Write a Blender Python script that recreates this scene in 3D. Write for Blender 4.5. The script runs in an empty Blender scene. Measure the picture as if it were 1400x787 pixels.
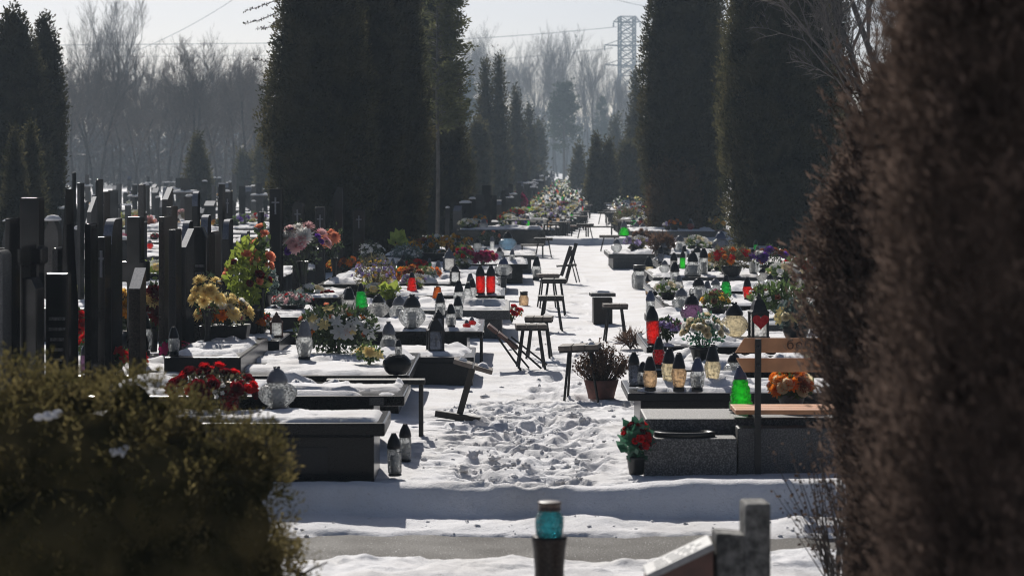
import bpy, bmesh, math, random
import numpy as np
from mathutils import Vector, Matrix, Euler

R = math.radians
random.seed(11)
rng = np.random.default_rng(11)
scene = bpy.context.scene
COL = scene.collection
F, H, HY, CX = 3190.0, 2.0, 225.0, 700.0      # focal length in photo pixels, eye height, horizon row, centre column

def at(px, py, z=0.0):
    """point of the level plane z that the photo shows at (px, py)"""
    Y = F * (H - z) / (py - HY)
    return Vector(((px - CX) * Y / F, Y, z))

def at_depth(px, py, Y):
    return Vector(((px - CX) * Y / F, Y, H - (py - HY) * Y / F))

# ------------------------------------------------------------------ noise
def _hash(ix, iy, seed):
    n = (ix.astype(np.int64) * 374761393 + iy.astype(np.int64) * 668265263 + seed * 1274126177) & 0x7fffffff
    n = ((n ^ (n >> 13)) * 1274126177) & 0x7fffffff
    return ((n ^ (n >> 16)) & 0xffff) / 65535.0

def vnoise(x, y, seed=0):
    x = np.asarray(x, float); y = np.asarray(y, float)
    ix = np.floor(x); iy = np.floor(y); fx = x - ix; fy = y - iy
    fx = fx * fx * (3 - 2 * fx); fy = fy * fy * (3 - 2 * fy)
    a = _hash(ix, iy, seed); b = _hash(ix + 1, iy, seed); c = _hash(ix, iy + 1, seed); d = _hash(ix + 1, iy + 1, seed)
    return (a * (1 - fx) + b * fx) * (1 - fy) + (c * (1 - fx) + d * fx) * fy

def fbm(x, y, seed=0, octv=4):
    s = 0; a = .5; t = 0
    for o in range(octv):
        s = s + a * vnoise(x * 2 ** o + 17 * o, y * 2 ** o + 9 * o, seed + o); t += a; a *= .5
    return s / t

def sstep(a, b, x):
    t = np.clip((x - a) / (b - a), 0, 1)
    return t * t * (3 - 2 * t)

# ------------------------------------------------------------------ materials
def newmat(name):
    m = bpy.data.materials.new(name); m.use_nodes = True
    nt = m.node_tree; nt.nodes.clear()
    out = nt.nodes.new('ShaderNodeOutputMaterial')
    return m, nt, out

def noise_col(nt, c1, c2, scale, detail=4, lo=.35, hi=.65, coord='Object'):
    tc = nt.nodes.new('ShaderNodeTexCoord')
    n = nt.nodes.new('ShaderNodeTexNoise'); n.inputs['Scale'].default_value = scale; n.inputs['Detail'].default_value = detail
    r = nt.nodes.new('ShaderNodeValToRGB')
    r.color_ramp.elements[0].position = lo; r.color_ramp.elements[0].color = (*c1, 1)
    r.color_ramp.elements[1].position = hi; r.color_ramp.elements[1].color = (*c2, 1)
    nt.links.new(tc.outputs[coord], n.inputs['Vector']); nt.links.new(n.outputs['Fac'], r.inputs['Fac'])
    return r.outputs['Color'], n.outputs['Fac'], tc.outputs[coord]

def solid(name, c1, c2=None, rough=.5, scale=20, metal=0, bump=0, bscale=None, spec=.5, lo=.35, hi=.65, detail=4, coat=0):
    m, nt, out = newmat(name)
    p = nt.nodes.new('ShaderNodeBsdfPrincipled')
    col, fac, vec = noise_col(nt, c1, c2 or tuple(x * .75 for x in c1), scale, detail, lo, hi)
    nt.links.new(col, p.inputs['Base Color'])
    p.inputs['Roughness'].default_value = rough; p.inputs['Metallic'].default_value = metal
    p.inputs['Specular IOR Level'].default_value = spec
    p.inputs['Coat Weight'].default_value = coat
    if bump:
        b = nt.nodes.new('ShaderNodeBump'); b.inputs['Strength'].default_value = bump; b.inputs['Distance'].default_value = .01
        n2 = nt.nodes.new('ShaderNodeTexNoise'); n2.inputs['Scale'].default_value = bscale or scale; n2.inputs['Detail'].default_value = 5
        nt.links.new(vec, n2.inputs['Vector']); nt.links.new(n2.outputs['Fac'], b.inputs['Height']); nt.links.new(b.outputs['Normal'], p.inputs['Normal'])
    nt.links.new(p.outputs[0], out.inputs[0])
    return m

def leafmat(name, c1, c2, transl=.35, scale=3.0, gloss=.0, coord='Object', rnd=.25):
    m, nt, out = newmat(name)
    col, fac, vec = noise_col(nt, c1, c2, scale, 3, .35, .65, coord)
    oi = nt.nodes.new('ShaderNodeObjectInfo')
    hv = nt.nodes.new('ShaderNodeHueSaturation')
    mr = nt.nodes.new('ShaderNodeMapRange'); mr.inputs['To Min'].default_value = 1 - rnd; mr.inputs['To Max'].default_value = 1 + rnd
    nt.links.new(oi.outputs['Random'], mr.inputs['Value']); nt.links.new(mr.outputs[0], hv.inputs['Value'])
    nt.links.new(col, hv.inputs['Color'])
    d = nt.nodes.new('ShaderNodeBsdfDiffuse'); t = nt.nodes.new('ShaderNodeBsdfTranslucent')
    nt.links.new(hv.outputs[0], d.inputs['Color']); nt.links.new(hv.outputs[0], t.inputs['Color'])
    mx = nt.nodes.new('ShaderNodeMixShader'); mx.inputs[0].default_value = transl
    nt.links.new(d.outputs[0], mx.inputs[1]); nt.links.new(t.outputs[0], mx.inputs[2])
    last = mx
    if gloss:
        g = nt.nodes.new('ShaderNodeBsdfGlossy'); g.inputs['Roughness'].default_value = .35
        m2 = nt.nodes.new('ShaderNodeMixShader'); m2.inputs[0].default_value = gloss
        nt.links.new(mx.outputs[0], m2.inputs[1]); nt.links.new(g.outputs[0], m2.inputs[2]); last = m2
    nt.links.new(last.outputs[0], out.inputs[0])
    return m

def glassmat(name, col, transl, tcol=None, bump=.6, bscale=14, gl=.3, refr=.5):
    """pressed lantern glass: refracting, part see-through, part milky, faceted glossy skin"""
    m, nt, out = newmat(name)
    tr = nt.nodes.new('ShaderNodeBsdfTransparent'); tr.inputs[0].default_value = (*col, 1)
    rf = nt.nodes.new('ShaderNodeBsdfRefraction'); rf.inputs[0].default_value = (*(c ** .5 for c in col), 1); rf.inputs['IOR'].default_value = 1.25; rf.inputs['Roughness'].default_value = .06
    tl = nt.nodes.new('ShaderNodeBsdfTranslucent'); tl.inputs[0].default_value = (*(tcol or col), 1)
    g = nt.nodes.new('ShaderNodeBsdfGlossy'); g.inputs['Roughness'].default_value = .16
    tc = nt.nodes.new('ShaderNodeTexCoord'); v = nt.nodes.new('ShaderNodeTexVoronoi'); v.inputs['Scale'].default_value = bscale; v.feature = 'SMOOTH_F1'
    b = nt.nodes.new('ShaderNodeBump'); b.inputs['Strength'].default_value = bump; b.inputs['Distance'].default_value = .05
    nt.links.new(tc.outputs['Object'], v.inputs['Vector']); nt.links.new(v.outputs['Distance'], b.inputs['Height'])
    for n in (g, rf, tl): nt.links.new(b.outputs[0], n.inputs['Normal'])
    m0 = nt.nodes.new('ShaderNodeMixShader'); m0.inputs[0].default_value = refr
    nt.links.new(tr.outputs[0], m0.inputs[1]); nt.links.new(rf.outputs[0], m0.inputs[2])
    mx = nt.nodes.new('ShaderNodeMixShader'); mx.inputs[0].default_value = transl
    nt.links.new(m0.outputs[0], mx.inputs[1]); nt.links.new(tl.outputs[0], mx.inputs[2])
    lw = nt.nodes.new('ShaderNodeLayerWeight'); lw.inputs[0].default_value = gl
    nt.links.new(b.outputs[0], lw.inputs['Normal'])
    m2 = nt.nodes.new('ShaderNodeMixShader')
    nt.links.new(lw.outputs['Fresnel'], m2.inputs[0]); nt.links.new(mx.outputs[0], m2.inputs[1]); nt.links.new(g.outputs[0], m2.inputs[2])
    nt.links.new(m2.outputs[0], out.inputs[0])
    return m

M = {}
def snowmat():
    m, nt, out = newmat('snow')
    p = nt.nodes.new('ShaderNodeBsdfPrincipled')
    col, fac, vec = noise_col(nt, (.79, .785, .80), (.60, .575, .55), 1.7, 10, .42, .85)
    ng = nt.nodes.new('ShaderNodeTexNoise'); ng.inputs['Scale'].default_value = 38; ng.inputs['Detail'].default_value = 8; ng.inputs['Roughness'].default_value = .75
    rg = nt.nodes.new('ShaderNodeValToRGB'); rg.color_ramp.elements[0].position = .56; rg.color_ramp.elements[0].color = (1, 1, 1, 1); rg.color_ramp.elements[1].position = .74; rg.color_ramp.elements[1].color = (.62, .57, .52, 1)
    mg = nt.nodes.new('ShaderNodeMix'); mg.data_type = 'RGBA'; mg.blend_type = 'MULTIPLY'; mg.inputs[0].default_value = .8
    nt.links.new(vec, ng.inputs['Vector']); nt.links.new(ng.outputs['Fac'], rg.inputs['Fac']); nt.links.new(col, mg.inputs[6]); nt.links.new(rg.outputs[0], mg.inputs[7])
    nt.links.new(mg.outputs[2], p.inputs['Base Color'])
    p.inputs['Roughness'].default_value = .75; p.inputs['Specular IOR Level'].default_value = .12
    n1 = nt.nodes.new('ShaderNodeTexNoise'); n1.inputs['Scale'].default_value = 60; n1.inputs['Detail'].default_value = 6; n1.inputs['Roughness'].default_value = .7
    b = nt.nodes.new('ShaderNodeBump'); b.inputs['Strength'].default_value = .8; b.inputs['Distance'].default_value = .012
    nt.links.new(vec, n1.inputs['Vector']); nt.links.new(n1.outputs['Fac'], b.inputs['Height']); nt.links.new(b.outputs[0], p.inputs['Normal'])
    nt.links.new(p.outputs[0], out.inputs[0])
    return m
M['snow'] = snowmat()
def asphalt():
    m, nt, out = newmat('asphalt')
    p = nt.nodes.new('ShaderNodeBsdfPrincipled')
    col, fac, vec = noise_col(nt, (.04, .036, .031), (.12, .108, .095), 70, 6, .35, .75)
    ns = nt.nodes.new('ShaderNodeTexNoise'); ns.inputs['Scale'].default_value = 75; ns.inputs['Detail'].default_value = 2
    rs = nt.nodes.new('ShaderNodeValToRGB'); rs.color_ramp.elements[0].position = .66; rs.color_ramp.elements[0].color = (0, 0, 0, 1); rs.color_ramp.elements[1].position = .72; rs.color_ramp.elements[1].color = (1, 1, 1, 1)
    ms = nt.nodes.new('ShaderNodeMix'); ms.data_type = 'RGBA'; ms.inputs[7].default_value = (.62, .62, .63, 1)
    nt.links.new(vec, ns.inputs['Vector']); nt.links.new(ns.outputs['Fac'], rs.inputs['Fac']); nt.links.new(rs.outputs[0], ms.inputs[0]); nt.links.new(col, ms.inputs[6])
    nt.links.new(ms.outputs[2], p.inputs['Base Color'])
    n1 = nt.nodes.new('ShaderNodeTexNoise'); n1.inputs['Scale'].default_value = 2.5; n1.inputs['Detail'].default_value = 4
    r = nt.nodes.new('ShaderNodeMapRange'); r.inputs['To Min'].default_value = .6; r.inputs['To Max'].default_value = .95; p.inputs['Specular IOR Level'].default_value = .3
    nt.links.new(vec, n1.inputs['Vector']); nt.links.new(n1.outputs['Fac'], r.inputs[0]); nt.links.new(r.outputs[0], p.inputs['Roughness'])
    n2 = nt.nodes.new('ShaderNodeTexNoise'); n2.inputs['Scale'].default_value = 90; n2.inputs['Detail'].default_value = 3
    b = nt.nodes.new('ShaderNodeBump'); b.inputs['Strength'].default_value = .8; b.inputs['Distance'].default_value = .01
    nt.links.new(vec, n2.inputs['Vector']); nt.links.new(n2.outputs['Fac'], b.inputs['Height']); nt.links.new(b.outputs[0], p.inputs['Normal'])
    nt.links.new(p.outputs[0], out.inputs[0])
    return m
M['asphalt'] = asphalt()
M['black_granite'] = solid('black_granite', (.003, .003, .004), (.009, .009, .010), .2, 160, lo=.4, hi=.75, spec=.14)
M['dark_granite'] = solid('dark_granite', (.007, .007, .009), (.021, .021, .024), .25, 140, lo=.4, hi=.7, spec=.15)
M['grey_granite'] = solid('grey_granite', (.035, .035, .036), (.10, .098, .096), .45, 150, lo=.4, hi=.62, spec=.2)
M['brown_granite'] = solid('brown_granite', (.018, .014, .012), (.055, .043, .036), .35, 120, lo=.4, hi=.68, spec=.15)
M['pale_stone'] = solid('pale_stone', (.34, .34, .34), (.26, .26, .26), .6, 30, bump=.3)
M['terrazzo'] = solid('terrazzo', (.035, .034, .033), (.22, .21, .20), .6, 110, lo=.45, hi=.72, bump=.3)
M['old_concrete'] = solid('old_concrete', (.06, .06, .057), (.24, .235, .225), .85, 28, lo=.35, hi=.7, bump=.7, bscale=60)
M['white_plaster'] = solid('white_plaster', (.75, .74, .72), (.62, .61, .6), .5, 20)
M['lid_black'] = solid('lid_black', (.005, .005, .006), (.010, .010, .012), .35, 30, spec=.3)
M['lid_grey'] = solid('lid_grey', (.13, .135, .15), (.09, .095, .11), .4, 30)
M['lid_blue'] = solid('lid_blue', (.05, .065, .12), (.035, .045, .09), .4, 30)
M['gold_cap'] = solid('gold_cap', (.26, .17, .09), (.13, .085, .05), .4, 30, metal=.6)
M['candle'] = solid('candle', (.82, .80, .76), (.74, .72, .68), .5, 10)
M['iron'] = solid('iron', (.008, .008, .009), (.02, .018, .017), .45, 30, spec=.3)
M['wood_bench'] = solid('wood_bench', (.60, .28, .12), (.42, .19, .08), .45, 9, lo=.3, hi=.7)
M['wood_grey'] = solid('wood_grey', (.16, .13, .11), (.085, .07, .06), .75, 14, bump=.4)
M['wood_red'] = solid('wood_red', (.13, .06, .045), (.08, .04, .03), .6, 14)
M['wood_dark'] = solid('wood_dark', (.018, .016, .015), (.04, .034, .03), .6, 16, spec=.3)
M['bark'] = solid('bark', (.06, .05, .045), (.028, .025, .022), .9, 8, bump=.6)
M['bark_pale'] = solid('bark_pale', (.09, .083, .075), (.05, .045, .04), .85, 10)
M['twig'] = solid('twig', (.11, .09, .08), (.06, .05, .045), .8, 5)
M['steel'] = solid('steel', (.022, .024, .027), (.014, .016, .018), .6, 4)
M['pot_black'] = solid('pot_black', (.007, .007, .007), (.016, .016, .017), .35, 40, spec=.3)
M['pot_terra'] = solid('pot_terra', (.16, .06, .045), (.10, .04, .03), .7, 20)
M['pot_grey'] = solid('pot_grey', (.10, .10, .105), (.16, .16, .165), .6, 40)
M['pot_gold'] = solid('pot_gold', (.30, .22, .13), (.2, .14, .08), .4, 40)
M['heart_red'] = leafmat('heart_red', (.75, .05, .06), (.6, .03, .04), .4, 20)
M['ink'] = solid('ink', (.05, .02, .012), (.035, .015, .01), .8, 40)
M['letter_grey'] = solid('letter_grey', (.02, .02, .02), (.09, .09, .09), .4, 60, lo=.4, hi=.6)
M['letter_dark'] = solid('letter_dark', (.27, .275, .285), (.33, .33, .34), .5, 60)
M['blackheart'] = M['iron']
def sheen(name, c1, c2, scale, fac, rough):
    m, nt, out = newmat(name)
    col, f, vec = noise_col(nt, c1, c2, scale, 5, .4, .7)
    d = nt.nodes.new('ShaderNodeBsdfDiffuse'); g = nt.nodes.new('ShaderNodeBsdfGlossy'); g.inputs['Roughness'].default_value = rough
    n2 = nt.nodes.new('ShaderNodeTexNoise'); n2.inputs['Scale'].default_value = 3.5; n2.inputs['Detail'].default_value = 6
    mr = nt.nodes.new('ShaderNodeMapRange'); mr.inputs['From Min'].default_value = .3; mr.inputs['From Max'].default_value = .7; mr.inputs['To Min'].default_value = fac * .5; mr.inputs['To Max'].default_value = fac * 1.6
    nt.links.new(vec, n2.inputs['Vector']); nt.links.new(n2.outputs['Fac'], mr.inputs[0])
    mx = nt.nodes.new('ShaderNodeMixShader'); nt.links.new(mr.outputs[0], mx.inputs[0])
    nt.links.new(col, d.inputs[0]); nt.links.new(d.outputs[0], mx.inputs[1]); nt.links.new(g.outputs[0], mx.inputs[2]); nt.links.new(mx.outputs[0], out.inputs[0])
    return m
M['stone_black'] = sheen('stone_black', (.004, .004, .005), (.011, .011, .012), 120, .035, .12)
M['stone_dark'] = sheen('stone_dark', (.010, .010, .011), (.026, .026, .029), 120, .04, .18)
M['stone_grey'] = sheen('stone_grey', (.04, .04, .041), (.11, .108, .105), 140, .04, .3)
M['stone_brown'] = sheen('stone_brown', (.016, .013, .011), (.055, .043, .036), 110, .045, .2)
M['lid_brown'] = solid('lid_brown', (.10, .06, .045), (.05, .03, .024), .45, 20)
# foliage
M['thuja'] = leafmat('thuja', (.016, .018, .009), (.070, .062, .032), .74, 2.2)
M['thuja_edge'] = leafmat('thuja_edge', (.05, .055, .025), (.10, .10, .045), .5, 2)
M['thuja_brown'] = leafmat('thuja_brown', (.060, .044, .037), (.122, .088, .072), .45, 9)
M['thuja_dead'] = leafmat('thuja_dead', (.05, .034, .02), (.10, .065, .036), .55, 3)
M['juniper'] = leafmat('juniper', (.040, .038, .013), (.165, .132, .055), .6, 6)
M['pine'] = leafmat('pine', (.025, .035, .022), (.05, .065, .035), .25, 1)
M['leaf_dark'] = leafmat('leaf_dark', (.025, .045, .018), (.06, .09, .03), .35, 12, gloss=.06)
M['leaf_mid'] = leafmat('leaf_mid', (.05, .09, .025), (.12, .18, .05), .45, 12, gloss=.05)
M['leaf_lime'] = leafmat('leaf_lime', (.20, .27, .035), (.34, .40, .07), .55, 12, gloss=.04)
M['leaf_teal'] = leafmat('leaf_teal', (.02, .09, .05), (.06, .19, .11), .4, 12, gloss=.06)
M['leaf_blue'] = leafmat('leaf_blue', (.08, .12, .11), (.20, .26, .24), .35, 12)
M['leaf_heather'] = leafmat('leaf_heather', (.09, .085, .05), (.19, .17, .10), .4, 12)
M['leaf_dry'] = leafmat('leaf_dry', (.08, .05, .038), (.17, .11, .08), .35, 14)
PET = dict(white=((.80, .79, .76), (.62, .61, .58)), cream=((.72, .63, .42), (.55, .48, .33)), yellow=((.78, .52, .10), (.62, .38, .06)),
           paleyellow=((.80, .66, .32), (.66, .52, .22)), orange=((.75, .25, .03), (.60, .15, .02)), gold=((.62, .30, .03), (.45, .20, .02)),
           red=((.62, .015, .02), (.40, .008, .012)), darkred=((.16, .006, .012), (.08, .004, .008)), magenta=((.42, .02, .13), (.26, .012, .08)),
           pink=((.62, .30, .36), (.48, .20, .26)), palepink=((.72, .48, .48), (.58, .36, .36)), purple=((.16, .05, .36), (.10, .03, .24)),
           lavender=((.42, .34, .58), (.32, .25, .46)), salmon=((.72, .30, .18), (.58, .22, .13)), rust=((.28, .09, .05), (.18, .06, .035)),
           blue=((.45, .55, .68), (.35, .45, .58)), brown=((.25, .13, .07), (.15, .08, .05)))
for k, (a, b) in PET.items():
    M['petal_' + k] = leafmat('petal_' + k, tuple(min(.92, x * 1.15) for x in a), tuple(min(.9, x * 1.15) for x in b), .58, 25, rnd=.15)
# lantern glass
M['g_clear'] = glassmat('glass_clear', (.94, .96, .97), .38, (.95, .97, .97))
M['g_frost'] = glassmat('glass_frost', (.92, .92, .92), .66, (.96, .96, .95))
M['g_red'] = glassmat('glass_red', (.92, .05, .03), .66, (1.0, .09, .05))
M['g_darkred'] = glassmat('glass_darkred', (.42, .012, .02), .55, (.50, .015, .03))
M['g_green'] = glassmat('glass_green', (.03, .62, .16), .55, (.04, .75, .20))
M['g_lime'] = glassmat('glass_lime', (.08, .80, .10), .60, (.12, .92, .14))
M['g_amber'] = glassmat('glass_amber', (.96, .78, .58), .45, (1.0, .76, .52))
M['g_gold'] = glassmat('glass_gold', (.95, .84, .62), .45, (1.0, .92, .72))
M['g_orange'] = glassmat('glass_orange', (.85, .30, .03), .65, (.90, .36, .04))
M['g_blue'] = glassmat('glass_blue', (.36, .52, .66), .45, (.45, .62, .76))
M['g_teal'] = glassmat('glass_teal', (.10, .45, .52), .45, (.16, .55, .60))
M['g_violet'] = glassmat('glass_violet', (.40, .26, .40), .45, (.48, .30, .46))
M['g_smoke'] = glassmat('glass_smoke', (.18, .20, .25), .35, (.20, .22, .27))

# ------------------------------------------------------------------ mesh builder
class MB:
    def __init__(s): s.v = []; s.f = []; s.m = []; s.s = []
    def add(s, vs, fs, mat=0, smooth=False):
        o = len(s.v); s.v += [tuple(v) for v in vs]
        for f in fs: s.f.append(tuple(i + o for i in f)); s.m.append(mat); s.s.append(smooth)
        return s
    def box(s, c, d, rot=None, mat=0, taper=1.0):
        x, y, z = d[0] / 2, d[1] / 2, d[2] / 2
        vs = [Vector((sx * x * (taper if sz > 0 else 1), sy * y * (taper if sz > 0 else 1), sz * z)) for sz in (-1, 1) for sy in (-1, 1) for sx in (-1, 1)]
        if rot is not None: vs = [rot @ v for v in vs]
        vs = [v + Vector(c) for v in vs]
        return s.add(vs, [(0, 2, 3, 1), (4, 5, 7, 6), (0, 1, 5, 4), (2, 6, 7, 3), (0, 4, 6, 2), (1, 3, 7, 5)], mat)
    def bar(s, a, b, w, h=None, mat=0):
        a = Vector(a); b = Vector(b); d = b - a; L = d.length
        q = d.to_track_quat('Z', 'Y').to_matrix()
        return s.box((a + b) / 2, (w, h or w, L), q, mat)
    def tube(s, pts, rad, n=6, mat=0, cap=True):
        pts = [Vector(p) for p in pts]; rings = []
        o = len(s.v); vs = []
        for i, p in enumerate(pts):
            d = (pts[min(i + 1, len(pts) - 1)] - pts[max(i - 1, 0)]).normalized()
            u = d.cross(Vector((0.31, .21, .93))).normalized() if abs(d.z) < .95 else d.cross(Vector((1, .1, 0))).normalized()
            w = d.cross(u); r = rad[i] if hasattr(rad, '__len__') else rad
            vs += [p + (u * math.cos(2 * math.pi * k / n) + w * math.sin(2 * math.pi * k / n)) * r for k in range(n)]
        fs = []
        for i in range(len(pts) - 1):
            for k in range(n):
                a = i * n + k; b = i * n + (k + 1) % n
                fs.append((a, b, b + n, a + n))
        if cap: fs += [tuple(range(n - 1, -1, -1)), tuple(range((len(pts) - 1) * n, len(pts) * n))]
        return s.add(vs, fs, mat, True)
    def lathe(s, prof, n=24, mat=0, rib=None, smooth=True, sq=False, c=(0, 0, 0)):
        vs = []
        for i, (r, z) in enumerate(prof):
            for k in range(n):
                a = 2 * math.pi * (k + (.5 if sq else 0)) / n; rr = r
                if rib and rib[2] <= i <= rib[3]: rr = r * (1 + rib[1] * math.cos(rib[0] * a))
                vs.append((c[0] + rr * math.cos(a), c[1] + rr * math.sin(a), c[2] + z))
        fs = []
        for i in range(len(prof) - 1):
            for k in range(n):
                a = i * n + k; b = i * n + (k + 1) % n
                fs.append((a, b, b + n, a + n))
        if prof[0][0] > 1e-4: fs.append(tuple(range(n - 1, -1, -1)))
        if prof[-1][0] > 1e-4: fs.append(tuple(range((len(prof) - 1) * n, len(prof) * n)))
        return s.add(vs, fs, mat, smooth)
    def prism(s, poly, y0, y1, mat=0, smooth=False):
        """outline in x/z extruded along y"""
        n = len(poly)
        vs = [(x, y0, z) for x, z in poly] + [(x, y1, z) for x, z in poly]
        fs = [tuple(range(n)), tuple(range(2 * n - 1, n - 1, -1))]
        fs += [(i + n, (i + 1) % n + n, (i + 1) % n, i) for i in range(n)]
        return s.add(vs, fs, mat, smooth)
    def mesh(s, name, mats, bevel=0):
        me = bpy.data.meshes.new(name)
        me.from_pydata(s.v, [], s.f)
        for m in (mats if isinstance(mats, (list, tuple)) else [mats]): me.materials.append(M[m] if isinstance(m, str) else m)
        me.polygons.foreach_set('material_index', s.m); me.polygons.foreach_set('use_smooth', s.s)
        if bevel:
            bm = bmesh.new(); bm.from_mesh(me)
            bmesh.ops.recalc_face_normals(bm, faces=bm.faces)
            bmesh.ops.bevel(bm, geom=[e for e in bm.edges if len(e.link_faces) == 2 and e.calc_face_angle(0) > .35], offset=bevel, segments=2, affect='EDGES', profile=.6)
            bm.to_mesh(me); bm.free()
        me.update()
        return me

def np_mesh(name, V, Q, mats, mi=None, smooth=False, tris=None):
    me = bpy.data.meshes.new(name)
    V = np.ascontiguousarray(V, dtype=np.float32); Q = np.ascontiguousarray(Q, dtype=np.int32)
    nq, k = Q.shape
    me.vertices.add(len(V)); me.vertices.foreach_set('co', V.ravel())
    me.loops.add(nq * k); me.loops.foreach_set('vertex_index', Q.ravel())
    me.polygons.add(nq); me.polygons.foreach_set('loop_start', np.arange(0, nq * k, k, dtype=np.int32))
    try: me.polygons.foreach_set('loop_total', np.full(nq, k, dtype=np.int32))
    except Exception: pass
    for m in (mats if isinstance(mats, (list, tuple)) else [mats]): me.materials.append(M[m] if isinstance(m, str) else m)
    if mi is not None: me.polygons.foreach_set('material_index', np.ascontiguousarray(mi, dtype=np.int32))
    if smooth: me.polygons.foreach_set('use_smooth', np.ones(nq, dtype=bool))
    me.update(calc_edges=True); me.validate()
    return me

def unit(v): return v / (np.linalg.norm(v, axis=-1, keepdims=True) + 1e-9)

def leaves(P, D, size, asp=.3, r=rng):
    """diamond leaves: N points, N directions, N sizes -> verts, quads"""
    N = len(P); D = unit(D)
    S = unit(np.cross(D, r.normal(size=(N, 3))))
    size = np.broadcast_to(np.asarray(size, float), (N,))[:, None]
    a = P; b = P + D * size * .5 + S * size * asp; c = P + D * size; d = P + D * size * .5 - S * size * asp
    V = np.stack([a, b, c, d], 1).reshape(-1, 3)
    Q = np.arange(4 * N).reshape(N, 4)
    return V, Q

def merge(*parts):
    Vs, Qs, Ms = [], [], []; o = 0
    for V, Q, m in parts:
        Vs.append(V); Qs.append(Q + o); Ms.append(np.full(len(Q), m)); o += len(V)
    return np.concatenate(Vs), np.concatenate(Qs), np.concatenate(Ms)

# ------------------------------------------------------------------ objects
def link(name, me, parent=None, loc=(0, 0, 0), rot=(0, 0, 0), sc=(1, 1, 1)):
    o = bpy.data.objects.new(name, me); COL.objects.link(o)
    o.location = loc; o.rotation_euler = rot; o.scale = sc if hasattr(sc, '__len__') else (sc, sc, sc)
    if parent: o.parent = parent
    return o
def tag(o, label, cat, group=None):
    o['label'] = label; o['category'] = cat
    if group: o['group'] = group
    return o
def root(name, loc, rz, label, cat, group=None, sc=1, rot=None):
    return tag(link(name, None, None, loc, rot or (0, 0, rz), sc), label, cat, group)
def kind(o, k): o['kind'] = k; return o

# ================================================================== GROUND
XLp = ([0, 14.8, 18.5, 21.3, 27, 36, 58, 64, 72, 85, 110, 160, 300, 600], [-.9, -.81, -.8, -.36, -.05, .35, .8, 1.35, 2.05, 2.75, 3.45, 4.65, 8.5, 16.5])
XRp = ([0, 15, 17.3, 24, 30, 43, 60, 72, 85, 110, 160, 300, 600], [.87, .87, .87, 1.28, 1.83, 2.7, 2.95, 3.1, 3.5, 4.15, 5.45, 9.3, 17.3])
def XL(y): return np.interp(y, *XLp)
def XR(y): return np.interp(y, *XRp)

FOOT = []
_fr = random.Random(5)
for (ax, ay), (bx, by), n in [((700, 640), (800, 600), 14), ((640, 655), (720, 615), 12), ((800, 600), (725, 555), 12), ((700, 545), (670, 575), 6), ((725, 555), (790, 490), 14),
                              ((760, 545), (770, 470), 12), ((790, 490), (800, 420), 10), ((730, 480), (770, 400), 8), ((740, 620), (840, 570), 12), ((800, 420), (790, 370), 6),
                              ((690, 600), (760, 580), 12), ((840, 640), (770, 610), 10), ((800, 540), (860, 560), 6)]:
    for i in range(n):
        t = (i + .5) / n
        p = at(ax + (bx - ax) * t + _fr.gauss(0, 9), ay + (by - ay) * t + _fr.gauss(0, 3))
        FOOT.append((p.x, p.y, _fr.uniform(-.6, .6), _fr.uniform(.03, .065)))

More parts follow.
